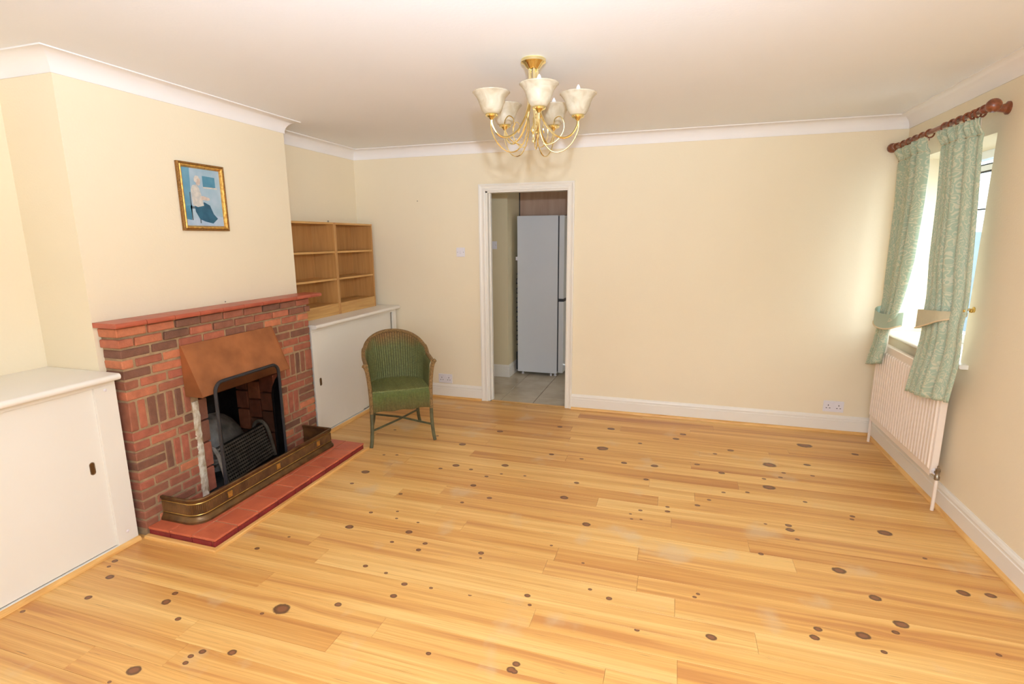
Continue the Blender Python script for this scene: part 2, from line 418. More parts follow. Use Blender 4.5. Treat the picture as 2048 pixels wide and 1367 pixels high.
def loom(name, green, brown, z0, z1, z2=None, z3=None):
    """woven fibre: sprayed gold fading into green, by object height"""
    m, n, l, b = nt(name)
    tc = n.new('ShaderNodeTexCoord'); s = n.new('ShaderNodeSeparateXYZ'); l.new(tc.outputs['Object'], s.inputs[0])
    nz = n.new('ShaderNodeTexNoise'); nz.inputs['Scale'].default_value = 9; nz.inputs['Detail'].default_value = 3; l.new(tc.outputs['Object'], nz.inputs['Vector'])
    ad = n.new('ShaderNodeMath'); ad.operation = 'MULTIPLY_ADD'; ad.inputs[1].default_value = 0.12; l.new(nz.outputs[0], ad.inputs[0]); l.new(s.outputs[2], ad.inputs[2])
    r = n.new('ShaderNodeMapRange'); r.inputs[1].default_value = z0+0.06; r.inputs[2].default_value = z1+0.06; l.new(ad.outputs[0], r.inputs[0])
    mx = n.new('ShaderNodeMix'); mx.data_type = 'RGBA'; mx.inputs[6].default_value = green; mx.inputs[7].default_value = brown; l.new(r.outputs[0], mx.inputs[0])
    last = mx.outputs[2]
    n2 = n.new('ShaderNodeTexNoise'); n2.inputs['Scale'].default_value = 70; n2.inputs['Detail'].default_value = 2; l.new(tc.outputs['Object'], n2.inputs['Vector'])
    r4 = n.new('ShaderNodeMapRange'); r4.inputs[1].default_value = 0.3; r4.inputs[2].default_value = 0.7; r4.inputs[3].default_value = 0.78; r4.inputs[4].default_value = 1.15; l.new(n2.outputs[0], r4.inputs[0])
    m2 = n.new('ShaderNodeMix'); m2.data_type = 'RGBA'; m2.blend_type = 'MULTIPLY'; m2.inputs[0].default_value = 1; l.new(last, m2.inputs[6]); l.new(r4.outputs[0], m2.inputs[7])
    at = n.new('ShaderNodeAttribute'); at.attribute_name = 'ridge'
    r5 = n.new('ShaderNodeMapRange'); r5.inputs[1].default_value = -1; r5.inputs[2].default_value = 1; r5.inputs[3].default_value = 0.55; r5.inputs[4].default_value = 1.3; l.new(at.outputs['Fac'], r5.inputs[0])  # groove shade painted into the weave colour: valleys darker, ridges lighter
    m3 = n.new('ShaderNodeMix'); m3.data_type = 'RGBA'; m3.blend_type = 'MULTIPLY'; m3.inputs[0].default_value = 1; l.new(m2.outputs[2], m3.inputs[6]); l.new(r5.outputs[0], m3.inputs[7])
    l.new(m3.outputs[2], b.inputs['Base Color']); b.inputs['Roughness'].default_value = 0.6
    bp = n.new('ShaderNodeBump'); bp.inputs['Strength'].default_value = 0.5; bp.inputs['Distance'].default_value = 0.004
    wv = n.new('ShaderNodeTexWave'); wv.bands_direction = 'Z'; wv.inputs['Scale'].default_value = 60; l.new(tc.outputs['Object'], wv.inputs['Vector'])
    l.new(wv.outputs['Fac'], bp.inputs['Height']); l.new(bp.outputs[0], b.inputs['Normal'])
    return m
GREEN = srgb(118, 120, 72); BROWN = srgb(142, 104, 60)
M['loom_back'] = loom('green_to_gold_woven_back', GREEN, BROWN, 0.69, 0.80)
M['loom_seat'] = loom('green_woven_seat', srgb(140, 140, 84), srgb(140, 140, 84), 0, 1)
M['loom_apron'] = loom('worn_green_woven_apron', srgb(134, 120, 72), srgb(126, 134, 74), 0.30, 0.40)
M['braid'] = mat('gold_brown_braid', srgb(160, 124, 72), 0.6, c2=srgb(112, 84, 48), scale=90, bump=1.0, bscale=150)
M['leg'] = mat('greenish_painted_leg', srgb(96, 92, 62), 0.5, c2=srgb(74, 70, 48), scale=25)

# ------------------------------------------------------------------ room shell
H = 2.426
XA, XN, XC, XB = -4.6464, -4.728, -4.3482, -4.2247     # far alcove, near alcove, chimney breast, brick face
YF, YN = -1.3265, -2.8435                              # chimney breast ends
YR = -5.6                                              # wall behind the camera
DL, DR, DH = -3.2733, -2.5051, 2.0                     # doorway
WY0, WY1, WZ0, WZ1 = -1.195, -0.12, 0.875, 2.10        # window opening in right wall
WT = 0.36

struct('wall_back', B((XA, DL, 0, 0.1, 0, H), (DR, 0, 0, 0.1, 0, H), (DL, DR, 0, 0.1, DH, H)), M['wall'])
struct('wall_right', B((0, WT, YR, WY0, 0, H), (0, WT, WY1, 0.1, 0, H), (0, WT, WY0, WY1, 0, WZ0), (0, WT, WY0, WY1, WZ1, H)), M['wall'])
struct('wall_left', B((XA-0.1, XA, YF, 0.1, 0, H), (XN-0.1, XN, YR, YN, 0, H)), M['wall'])
FO0, FO1, FOZ = -2.40, -1.72, 0.78
struct('wall_chimney', B((XN-0.1, XC, YN, FO0-0.03, 0, H), (XN-0.1, XC, FO1+0.03, YF, 0, H), (XN-0.1, XC, FO0-0.03, FO1+0.03, FOZ, H), (XN-0.1, XN+0.02, FO0-0.03, FO1+0.03, 0, FOZ)), M['wall'])
struct('wall_front', B((XN-0.1, -2.4, YR-0.1, YR, 0, H), (-0.7, WT, YR-0.1, YR, 0, H), (-2.4, -0.7, YR-0.1, YR, 0, 0.7), (-2.4, -0.7, YR-0.1, YR, 2.2, H)), M['wall'])
struct('added_fill_window', B((-2.4, -0.7, YR-0.08, YR-0.03, 0.70, 0.75), (-2.4, -0.7, YR-0.08, YR-0.03, 2.15, 2.2), (-2.4, -2.35, YR-0.08, YR-0.03, 0.75, 2.15), (-0.75, -0.7, YR-0.08, YR-0.03, 0.75, 2.15), (-1.58, -1.52, YR-0.08, YR-0.03, 0.75, 2.15)), M['upvc'])  # unseen window, added behind the camera for soft fill light
struct('ceiling', B(XN-0.1, WT, YR-0.1, 0.1, H, H+0.1), M['ceil'])

CV = 0.084
prof = [(0, H-CV-0.006), (0.006, H-CV-0.006)]
for k in range(9):
    a = R(90)*k/8; prof.append((CV-(CV-0.006)*math.cos(a)+0.0, H-CV+(CV-0.006)*math.sin(a)))
prof += [(CV+0.004, H-0.006), (CV+0.004, H), (0, H)]
bm = bmesh.new()
sweep(bm, [(0, YR), (0, 0), (XA, 0), (XA, YF), (XC, YF), (XC, YN), (XN, YN), (XN, YR)], prof, ZUP)
struct('trim_1', bm, M['cornice'], smooth=True, sharp=35)

SK = [(0, 0), (0.016, 0), (0.016, 0.098), (0.012, 0.102), (0.012, 0.112), (0.014, 0.116), (0.010, 0.130), (0.005, 0.136), (0.004, 0.141), (0, 0.141)]
AW = 0.0634
bm = bmesh.new(); sweep(bm, [(0, 0), (DR+AW, 0)], SK, ZUP); sweep(bm, [(DL-AW, 0), (-4.235, 0)], SK, ZUP)
struct('baseboard_back', bm, M['trim'])
bm = bmesh.new(); sweep(bm, [(0, YR), (0, -0.016)], SK, ZUP)
struct('baseboard_right', bm, M['trim'])
QR = [(0.016, 0), (0.036, 0), (0.035, 0.007), (0.031, 0.014), (0.024, 0.018), (0.016, 0.019)]
bm = bmesh.new(); sweep(bm, [(0, YR), (0, 0), (DR+AW, 0)], QR, ZUP); sweep(bm, [(DL-AW, 0), (-4.235, 0)], QR, ZUP)
struct('trim_2', bm, M['pine'], smooth=True)

# ------------------------------------------------------------------ doorway and kitchen
bm = bmesh.new()
AP = [(0.0, 0), (0.0, 0.012), (0.008, 0.016), (0.020, 0.016), (0.026, 0.012), (0.040, 0.014), (0.052, 0.020), (AW, 0.020), (AW, 0)]
sweep(bm, [(DL, 0), (DL, DH), (DR, DH), (DR, 0)], AP, lambda p, h: (p.x, -h, p.y))
box(bm, DL, DL+0.018, 0.0, 0.1, 0, DH); box(bm, DR-0.0, DR+0.0005, 0.0, 0.1, 0, DH); box(bm, DL, DR, 0.0, 0.1, DH-0.012, DH)
box(bm, DL+0.018, DL+0.030, 0.05, 0.085, 0, DH)
do = struct('door_1', bm, M['trim'])
obj('threshold', B(DL+0.03, DR, -0.006, 0.03, 0.0, 0.004), M['pine'], do)

KY = 1.72
struct('wall_kitchen_left', B((-4.3, -3.36, 0.93, KY+0.1, 0, H), (-4.3, -4.2, 0.1, 0.93, 0, H)), M['wall_k'])
struct('wall_kitchen_back', B(-3.36, 0.36, KY, KY+0.1, 0, H), M['wall_k'])
struct('wall_kitchen_right', B((0.26, 0.36, 0.1, 0.45, 0, H), (0.26, 0.36, 1.35, KY, 0, H), (0.26, 0.36, 0.45, 1.35, 0, 1.0), (0.26, 0.36, 0.45, 1.35, 2.0, H)), M['wall_k'])
struct('ceiling_kitchen', B(-4.3, 0.36, 0.1, KY+0.1, H, H+0.1), M['ceil'])
bm = bmesh.new(); sweep(bm, [(-3.36, KY), (-3.36, 0.93), (-4.2, 0.93)], SK, ZUP)
struct('baseboard_kitchen', bm, M['trim'])
kf = struct('floor_kitchen', B(-4.2, 0.26, 0.03, KY, -0.03, -0.004), M['grout'])
tm = bmesh.new(); box(tm, -0.1655, 0.1655, -0.1655, 0.1655, -0.01, 0.0); bmesh.ops.bevel(tm, geom=[e for e in tm.edges if all(v.co.z > -0.001 for v in e.verts)], offset=0.002, segments=1, affect='EDGES')
tme = bpy.data.meshes.new('floor_tile'); tm.to_mesh(tme); tm.free(); tme.materials.append(M['ktile'])
for i in range(-3, 11):
    for j in range(0, 5):
        x0, y0 = -3.167+0.335*i, -0.1+0.335*j
        if x0 > 0.2: continue
        cx, cy = x0+0.1675, y0+0.1675
        hx0, hx1 = max(x0, -4.2), min(x0+0.335, 0.26); hy0, hy1 = max(y0, 0.03), min(y0+0.335, KY)
        if hx1-hx0 < 0.02 or hy1-hy0 < 0.02: continue
        t = bpy.data.objects.new('floor_tile', tme); C.objects.link(t); t.parent = kf
        t.location = ((hx0+hx1)/2, (hy0+hy1)/2, 0.0)
        t.scale = ((hx1-hx0)/0.335, (hy1-hy0)/0.335, 1)

# fridge freezer
fr = thing('fridge_freezer', 'tall white fridge freezer standing in the kitchen beyond the doorway', 'fridge', (-3.05, 1.38, 0), R(0))
FX0, FX1, FY0, FY1, FZ = -3.296, -2.826, 1.085, 1.64, 1.822
obj('cabinet', B(FX0, FX1, FY0, FY1, 0.035, FZ), M['fridge'], fr, bevel=0.004)
obj('door_seal', B(FX1, FX1+0.012, FY0+0.01, FY1-0.01, 0.06, FZ-0.01), M['fgap'], fr)
d1 = obj('freezer_door', B(FX1+0.012, FX1+0.07, FY0, FY1, 0.045, 0.875), M['fridge'], fr, bevel=0.008)
d2 = obj('fridge_door', B(FX1+0.012, FX1+0.07, FY0, FY1, 0.905, FZ), M['fridge'], fr, bevel=0.008)
obj('door_handle', B((FX1+0.014, FX1+0.073, FY0-0.002, FY1-0.05, 0.876, 0.904)), M['fgap'], fr, label='black grip strip between the two doors')
for y in (FY0+0.05, FY1-0.06):
    for x in (FX1-0.03, FX0+0.05):
        bm = bmesh.new(); lathe(bm, [(0.016, 0), (0.016, 0.012), (0.008, 0.014), (0.008, 0.036)], (x, y, 0), 12)
        obj('foot', bm, M['plastic'], fr)
bm = bmesh.new(); lathe(bm, [(0.013, 0), (0.013, 0.02), (0.006, 0.022), (0.006, 0.036)], (FX1-0.075, FY0+0.03, 0), 12); obj('foot', bm, M['plastic'], fr)
bm = bmesh.new()
zz = [0.35+0.055*k for k in range(16)]; pts = []
for k, z in enumerate(zz):
    a, b_ = (FY0+0.02, FY1-0.05) if k % 2 == 0 else (FY1-0.05, FY0+0.02)
    pts += [(FX0-0.014, a, z), (FX0-0.014, b_, z)]
tube(bm, pts, 0.006, 6); box(bm, FX0-0.024, FX0, FY0+0.03, FY1-0.05, 0.05, 0.26)
obj('cooling_coil', bm, M['black'], fr)
obj('compressor_cap', B(FX0-0.02, FX0, FY0+0.005, FY0+0.06, 1.33, 1.37), M['plastic'], fr)
bm = B((-3.355, -2.2, 1.40, KY, 1.832, H-0.05)); 
cp = thing('wall_cupboard', 'pinkish wood-effect cupboard above the fridge freezer', 'cupboard', (-2.8, 1.55, 1.87))
obj('body', bm, M['cupboard'], cp, bevel=0.002)
obj('side_panel', B((-3.359, -3.350, 1.378, 1.40, 1.832, H-0.05)), M['gap'], cp)
for k in range(2): obj('door', B(-3.349+0.573*k, -3.349+0.571+0.573*k, 1.382, 1.3995, 1.833, H-0.051), M['cupboard'], cp, bevel=0.002)

def switch(name, label, cx, cz, y, w=0.086, h=0.086, group=None, n=1):
    t = thing(name, label, 'switch', (cx, y, cz), 0, group)
    obj('faceplate', B(cx-w/2, cx+w/2, y-0.009, y, cz-h/2, cz+h/2), M['plastic'], t, bevel=0.003)
    obj('rocker', B(cx-0.012, cx+0.012, y-0.014, y-0.008, cz-0.012, cz+0.012), M['plastic'], t, bevel=0.002)
    for s in (-1, 1):
        bm = bmesh.new(); lathe(bm, [(0.003, -0.0105), (0.003, -0.008)], (cx+s*0.03, y, cz), 8, 'y'); obj('screw_head', bm, M['chrome'], t)
switch('fused_switch', 'white switch plate on the kitchen wall seen through the doorway', -3.527, 1.503, 0.93)
switch('light_switch', 'white light switch on the cream wall left of the doorway', -3.531, 1.450, 0.0)

def socket(label, cx, cz, y):
    w, h = 0.148, 0.092
    t = thing('double_socket', label, 'socket', (cx, y, cz), 0, 'double sockets above the skirting')
    obj('faceplate', B(cx-w/2, cx+w/2, y-0.010, y, cz-h/2, cz+h/2), M['plastic'], t, bevel=0.003)
    for s in (-1, 1):
        x = cx+s*0.038
        obj('rocker', B(cx+s*0.010-0.008, cx+s*0.010+0.008, y-0.014, y-0.009, cz+0.016, cz+0.036), M['plastic'], t, bevel=0.0015)
        for (dx, dz, a, b_) in ((0, 0.010, 0.0028, 0.0055), (-0.012, -0.013, 0.005, 0.0026), (0.012, -0.013, 0.005, 0.0026)):
            obj('pin_hole', B(x+dx-a, x+dx+a, y-0.0105, y-0.0095, cz+dz-b_, cz+dz+b_), M['hole'], t)
socket('white double socket low on the wall left of the doorway', -3.729, 0.196, 0.0)
socket('white double socket low on the wall near the radiator', -0.281, 0.214, 0.0)

# ------------------------------------------------------------------ floor boards
fl = struct('floor', B(XN-0.1, WT, YR-0.1, 0.1, -0.06, -0.02), M['gap'])
KNOTS=[(-4.174,-3.032,0.0151),(-4.156,-3.074,0.0099),(-4.012,-3.269,0.0158),(-4.068,-3.133,0.0191),(-3.661,-3.134,0.0137),(-3.648,-3.19,0.02),(-3.501,-3.257,0.0127),(-3.133,-3.338,0.0175),(-3.272,-3.399,0.0116),(-3.262,-3.431,0.0114),(-3.248,-3.368,0.0137),(-3.416,-3.515,0.0262),(-3.451,-3.58,0.0073),(-4.192,-3.418,0.0109),(-3.229,-2.417,0.0224),(-2.885,-2.367,0.0192),(-2.925,-2.48,0.0106),(-2.75,-2.443,0.0132),(-2.756,-2.506,0.0129),(-2.437,-2.438,0.0153),(-2.424,-2.479,0.0075),(-2.943,-2.704,0.0123),(-2.817,-2.724,0.0096),(-2.692,-2.772,0.014),(-2.698,-2.861,0.0158),(-2.561,-2.762,0.0092),(-2.371,-2.755,0.009),(-3.122,-3.078,0.037),(-2.904,-2.982,0.0154),(-2.398,-3.12,0.0097),(-3.484,-2.598,0.0081),(-3.569,-2.736,0.013),(-3.201,-2.243,0.0118),(-3.022,-2.26,0.0086),(-2.883,-2.264,0.0085),(-2.069,-3.101,0.0168),(-3.183,-3.126,0.0086),(-1.967,-2.011,0.0224),(-1.688,-1.766,0.0118),(-1.73,-1.879,0.0086),(-1.678,-1.869,0.0085),(-1.741,-1.824,0.0087),(-1.536,-1.733,0.0147),(-1.537,-1.678,0.0119),(-1.366,-1.608,0.015),(-1.01,-1.719,0.0084),(-1.075,-2.037,0.0127),(-1.86,-2.561,0.0091),(-1.769,-2.598,0.0134),(-2.122,-2.684,0.0135),(-2.096,-2.741,0.0088),(-1.924,-2.372,0.0074),(-2.108,-2.269,0.0078),(-1.39,-2.452,0.009),(-1.405,-2.478,0.0089),(-1.349,-2.712,0.0201),(-1.636,-2.759,0.0102),(-2.057,-3.07,0.0151),(-2.055,-3.106,0.013),(-0.89,-1.7,0.0167),(-0.891,-1.748,0.0219),(-0.872,-1.839,0.0106),(-0.522,-1.489,0.0143),(-0.535,-1.527,0.0113),(-0.408,-1.635,0.0325),(-0.737,-2.077,0.0288),(-0.303,-1.845,0.01),(-0.253,-2.102,0.0247),(-0.145,-2.087,0.0201),(-0.641,-2.254,0.0244),(-0.929,-2.539,0.0164),(-0.952,-2.595,0.018),(-0.765,-2.527,0.0261),(-0.594,-2.41,0.0269),(-0.633,-2.469,0.0142),(-0.716,-2.602,0.0116),(-0.303,-2.492,0.0096),(-3.539,-1.771,0.0276),(-2.981,-1.495,0.0248),(-2.749,-1.748,0.0195),(-2.151,-1.739,0.0248),(-2.592,-1.877,0.0155),(-2.733,-1.978,0.0122),(-3.148,-1.988,0.0126),(-3.527,-1.949,0.0132),(-2.713,-1.599,0.0135),(-2.376,-1.114,0.0186),(-2.148,-1.132,0.0145),(-2.113,-1.521,0.0164),(-3.065,-1.572,0.014),(-2.854,-1.526,0.0139),(-2.647,-1.396,0.0248),(-2.029,-0.893,0.042),(-2.628,-1.534,0.0102),(-2.466,-1.518,0.0101),(-3.057,-2.187,0.0089),(-3.086,-1.121,0.0273),(-2.895,-0.77,0.025),(-2.439,-0.525,0.0213),(-3.57,-1.476,0.0112),(-3.476,-1.449,0.0112),(-3.756,-0.986,0.0126),(-3.352,-1.011,0.0122),(-2.017,-0.452,0.0294),(-1.494,-0.533,0.0239),(-1.44,-0.415,0.0245),(-1.762,-0.71,0.0156),(-1.101,-0.66,0.0226),(-1.217,-0.762,0.0148),(-0.863,-0.859,0.0423),(-0.55,-0.395,0.05),(-0.234,-0.482,0.0221),(-0.612,-0.785,0.0211),(-1.35,-0.995,0.0177),(-1.195,-1.092,0.0204),(-0.921,-1.233,0.0353),(-0.793,-0.973,0.0136),(-0.825,-1.054,0.0134),(-0.933,-1.11,0.0133),(-1.846,-1.115,0.0214),(-1.636,-1.105,0.0246),(-1.681,-1.34,0.0166),(-1.204,-1.388,0.0126),(-1.06,-1.345,0.0126),(-0.616,-0.969,0.0134),(-1.296,-1.517,0.0122),(-0.743,-1.378,0.0121)]
PITCH, Y0 = 0.1193, -2.157
JOINTS = {0: [-1.67], 2: [-2.097, -1.656], 5: [-2.063], 7: [-1.733], -4: [-1.945], 3: [-3.334], 6: [-3.337], 9: [-3.41], -10: [-2.911], -7: [-3.94]}
def plank(x0, x1, ya, yb):
    bm = bmesh.new(); g, z0, z1, c = 0.0004, -0.02, 0.0, 0.0007
    x0 += g; x1 -= g; ya += g; yb -= g
    lo = [(x0, ya), (x1, ya), (x1, yb), (x0, yb)]; hi = [(x0+c, ya+c), (x1-c, ya+c), (x1-c, yb-c), (x0+c, yb-c)]
    loft(bm, [[(x, y, z0) for x, y in lo], [(x, y, z1-c) for x, y in lo], [(x, y, z1-random.uniform(0, 0.0003)) for x, y in hi]])
    o = obj('plank', bm, M['plank'], fl)
    ks = [k for k in KNOTS if x0-0.03 < k[0] < x1+0.03 and ya-0.02 < k[1] < yb+0.02]
    own = [k for k in ks if ya < k[1] <= yb]; ks = own + [k for k in ks if k not in own]
    for i in range(NK): o['knot_%d' % i] = (ks[i][0], ks[i][1], ks[i][2]*0.82) if i < len(ks) else (50.0+i, 0.0, 0.001)
    return o
k = -18
rj = random.Random(5)
while True:
    yb = Y0-PITCH*k; ya = yb-PITCH
    if yb < YR+0.02: break
    yb = min(yb, -0.001)
    if yb-ya < 0.02: k += 1; continue
    js = list(JOINTS.get(k, []))
    # add joints until no run is longer than about 2.3 m
    xs = sorted([-4.30, -0.001]+js)
    if not js: xs = sorted(xs+[rj.uniform(-3.9, -0.5)])
    done = False
    while not done:
        done = True
        for a, b_ in zip(xs, xs[1:]):
            if b_-a > 2.3:
                xs = sorted(xs+[a+(b_-a)*rj.uniform(0.35, 0.65)]); done = False; break
    for a, b_ in zip(xs, xs[1:]): plank(a, b_, ya, yb)
    k += 1

# ------------------------------------------------------------------ alcove cupboards
def cupboard(label, y0, y1, xback, near):
    t = thing('alcove_cupboard', label, 'cupboard', ((xback-4.25)/2, (y0+y1)/2, 0))
    xf = -4.250; zt = 0.923
    # countertop with rounded nosing
    bm = bmesh.new(); xs = [xback+0.001, -4.212]
    nose = [(-4.212+0.014*math.sin(a), zt-0.016+0.016*math.cos(a)) for a in [PI*k/8 for k in range(9)]]
    pr = [(xback+0.001, zt-0.032), (xback+0.001, zt)] + nose
    loft(bm, [[(x, y, z) for x, z in pr] for y in (y0+0.001, y1-0.001)])
    obj('countertop', bm, M['trim'], t, smooth=True)
    st = 0.105
    fr_ = [(xf-0.018, xf, y0, y1, 0.865, zt-0.032), (xf-0.018, xf, y0, y1, 0.0, 0.022)]
    if near: fr_ += [(xf-0.018, xf, y1-st, y1, 0.022, 0.865), (xf-0.018, xf, y0, y0+st, 0.022, 0.865)]
    else: fr_ += [(xf-0.018, xf, y1-0.06, y1, 0.022, 0.865), (xf-0.018, xf, y0, y0+0.05, 0.022, 0.865)]
    obj('face_frame', B(*fr_), M['cab'], t, bevel=0.0015)
    obj('carcass', B((xback+0.002, xf-0.06, y0+0.002, y1-0.002, 0.0, 0.02), (xback+0.002, xback+0.015, y0+0.002, y1-0.002, 0.02, 0.88)), M['cab'], t)
    if near: spans = [(y1-st-0.005-1.18, y1-st+0.006, 0.012), (y0+st-0.006, y1-st-1.10, 0.03)]
    else: spans = [(y0+0.04, -0.66, 0.012), (-0.72, y1-0.055, 0.03)]
    for (a, b_, dp) in spans:
        dr = obj('sliding_door', B(xf-dp-0.014, xf-dp, a, b_, 0.026, 0.863), M['cab'], t, bevel=0.001)
        yy = (b_-0.062) if near else (a+0.045)
        if near and dp > 0.02: yy = a+0.06
        if not near and dp > 0.02: yy = b_-0.06
        zc = 0.472 if near else 0.448
        bm = bmesh.new()
        def ring(r, hh, x): 
            out = []
            for k in range(20):
                q = 2*PI*k/20; out.append((x, yy+r*math.cos(q), zc+r*math.sin(q)+(hh if math.sin(q) > 0 else -hh)))
            return out
        X = xf-dp
        loft(bm, [ring(0.0130, 0.020, X-0.0005), ring(0.0130, 0.020, X+0.0022), ring(0.0095, 0.020, X+0.0022), ring(0.009, 0.020, X+0.0006)], True, True)
        for f in bm.faces:
            if len(f.verts) > 4 and f.calc_center_median().x > X: f.material_index = 1
        obj('finger_pull', bm, [M['chrome'], M['bronze']], dr, label='recessed oval metal finger pull')
    if near:
        for z in (0.845, 0.075):
            bm = bmesh.new(); lathe(bm, [(0.008, 0), (0.008, 0.0015), (0.005, 0.003), (0.0005, 0.0035)], (xf, y1-0.052, z), 12, 'x'); obj('screw_cap', bm, M['plastic'], t)
    bm = bmesh.new(); sweep(bm, [(xf, y1-0.001), (xf, y0+0.001)], [(0.0005, 0), (0.022, 0), (0.021, 0.009), (0.016, 0.017), (0.009, 0.020), (0.0005, 0.021)], ZUP)
    obj('pine_beading', bm, M['pine'], t, smooth=True, label='pine bead along the foot of the cupboard')
cupboard('long white cupboard with sliding doors at left of the brick fireplace', YR+0.01, YN-0.002, XN, True)
cupboard('white alcove cupboard with sliding doors beneath the oak bookcases', YF+0.002, -0.017, XA, False)

# ------------------------------------------------------------------ bookcases
def bookcase(label, y0, y1, bry):
    t = thing('bookcase', label, 'bookcase', (XA+0.118, (y0+y1)/2, 0.9235), 0, 'small oak bookcases on the alcove cupboard')
    x0, x1, z0, z1, th = XA+0.001, -4.41, 0.9235, 1.720, 0.016
    for y in (y0, y1-th): obj('side_panel', B(x0, x1, y, y+th, z0, z1), M['oakv'], t, bevel=0.001)
    for nm, z in (('top_panel', z1-th), ('shelf', 1.460), ('shelf', 1.226), ('bottom_shelf', 1.006)):
        obj(nm, B(x0+0.006, x1-(0.001 if nm != 'shelf' else 0.004), y0+th, y1-th, z, z+th), M['oakh'], t, bevel=0.001)
    obj('plinth', B(x1-0.02, x1-0.002, y0+th, y1-th, z0, 1.006), M['oakh'], t)
    obj('back_panel', B(x0, x0+0.006, y0+th, y1-th, z0, z1), M['oakv'], t)
    obj('wall_bracket', B((x0+0.0, x0+0.03, bry-0.011, bry+0.011, z1, z1+0.002), (x0, x0+0.002, bry-0.011, bry+0.011, z1+0.002, z1+0.028)), M['chrome'], t)
bookcase('oak bookcase on the alcove cupboard, the one next to the brick chimney breast', -1.297, -0.708, -1.13)
bookcase('oak bookcase on the alcove cupboard, the one nearer the room corner', -0.706, -0.117, -0.47)

# ------------------------------------------------------------------ brick fireplace
fp = thing('brick_fireplace', 'red brick chimneypiece with basket-weave brickwork and tiled mantel shelf', 'fireplace', (-4.28, -2.09, 0))
BYN, BYF = -2.815, -1.372
PC, ZT = 0.0555, 1.1455
XR = XB-0.006      # mortar face, recessed behind the bricks
obj('mortar_core', B((XC+0.0, XR, BYN+0.006, FO0, 0, ZT), (XC+0.0, XR, FO1, BYF-0.006, 0, ZT), (XC+0.0, XR, FO0, FO1, 0.66, ZT)), M['mortar'], fp)
bcache = {}
def brick(y0, y1, z0, z1, proj=0.0, x0=None, x1=None, name='brick'):
    xa = (XC+0.002) if x0 is None else x0
    xb = (XB+proj) if x1 is None else x1
    dims = (round(xb-xa, 3), round(y1-y0, 2 if False else 3), round(z1-z0, 3))
    key = dims
    if key not in bcache:
        rb = random.Random(len(bcache)+11)
        bm = bmesh.new(); hx, hy, hz = [q/2 for q in dims]
        box(bm, -hx, hx, -hy, hy, -hz, hz)
        for v in bm.verts:
            v.co.y += rb.uniform(-0.002, 0.002); v.co.z += rb.uniform(-0.0016, 0.0016); v.co.x += rb.uniform(-0.0015, 0.0015)
        bmesh.ops.bevel(bm, geom=bm.edges[:], offset=0.004, segments=1, affect='EDGES')
        bmesh.ops.recalc_face_normals(bm, faces=bm.faces)
        me = bpy.data.meshes.new('brick'); bm.to_mesh(me); bm.free(); me.materials.append(M['brick']); bcache[key] = me
    o = bpy.data.objects.new(name, bcache[key]); C.objects.link(o)
    o.location = ((xa+xb)/2+random.uniform(-0.0015, 0.0015), (y0+y1)/2, (z0+z1)/2)
    attach(o, fp); return o
G = 0.0065
def row(zi, cuts, ends=True, proj=0.0, x1=None):
    """zi: course index from the top; cuts: ascending y positions of the joints"""
    zb = ZT-PC*(zi+1); 
    for a, b_ in zip(cuts, cuts[1:]):
        brick(a+(0 if a == cuts[0] else G), b_-(0 if b_ == cuts[-1] else G), zb+G, zb+PC-G+0.0005, proj)
L = 0.165
def cuts(y0, y1, first):
    out = [y0, y0+first]
    while out[-1]+L < y1-0.045: out.append(out[-1]+L)
    if y1-out[-1] > 0.01: out.append(y1)
    return out
PJ = 0.010
row(0, cuts(BYN-PJ, BYF+PJ, 0.165), proj=PJ)
row(1, cuts(BYN-PJ, BYF+PJ, 0.085), proj=PJ)
row(2, cuts(BYN, BYF, 0.165))
LE = -2.475       # inner edge of left pier face
RE = -1.715       # inner edge of right pier face
# left pier, courses 3..6
row(3, [BYN, -2.747, -2.588, LE]); row(4, [BYN, -2.66, LE]); row(5, [BYN, -2.735, -2.575, LE]); row(6, [BYN, -2.64, LE])
def soldiers(zi, ys, n=3):
    zt = ZT-PC*zi; zb = zt-PC*n
    for a, b_ in zip(ys, ys[1:]): brick(a+G, b_-G, zb+G, zt-G)
soldiers(7, [BYN-G, -2.768, -2.715, -2.659, -2.604, -2.551, -2.498, -2.446])
LE2 = -2.452
row(10, [BYN, -2.66, -2.51, LE2]); row(11, [BYN, -2.72, -2.56, LE2])
for q in (12, 13, 14): row(q, [BYN, -2.65])
soldiers(12, [-2.65+0.004, -2.597, -2.545, -2.492])
for q in (12, 13, 14): row(q, [-2.484, LE2+0.012])
row(15, [BYN, -2.73, -2.575, LE2]); row(16, [BYN, -2.65, LE2-0.06, LE2]); row(17, [BYN, -2.735, -2.575, LE2]); row(18, [BYN, -2.65, -2.49, LE2+0.0]); row(19, [BYN, -2.735, -2.575, LE2])
# right pier
row(3, [-1.765, -1.70, -1.54, -1.42, BYF]); row(4, [-1.745, -1.58, BYF]); row(5, [-1.735, -1.665, -1.50, BYF]); row(6, [RE, -1.56, BYF])
soldiers(7, [RE-0.02, -1.665, -1.61, -1.555, -1.50, -1.445, BYF+G])
row(10, [RE, -1.555, BYF]); row(11, [RE, -1.66, -1.47, BYF])
soldiers(12, [RE-0.003, -1.66, -1.605, -1.55])
for q in (12, 13, 14): row(q, [-1.543, BYF])
row(15, [RE, -1.64, -1.47, BYF]); row(16, [RE, -1.55, BYF]); row(17, [RE, -1.63, -1.465, BYF]); row(18, [RE, -1.55, BYF]); row(19, [RE, -1.63, -1.465, BYF])
# above the opening behind the hood
for q in range(3, 9):
    if q < 7: row(q, cuts(LE+0.012, -1.775, 0.08 if q % 2 else 0.165))
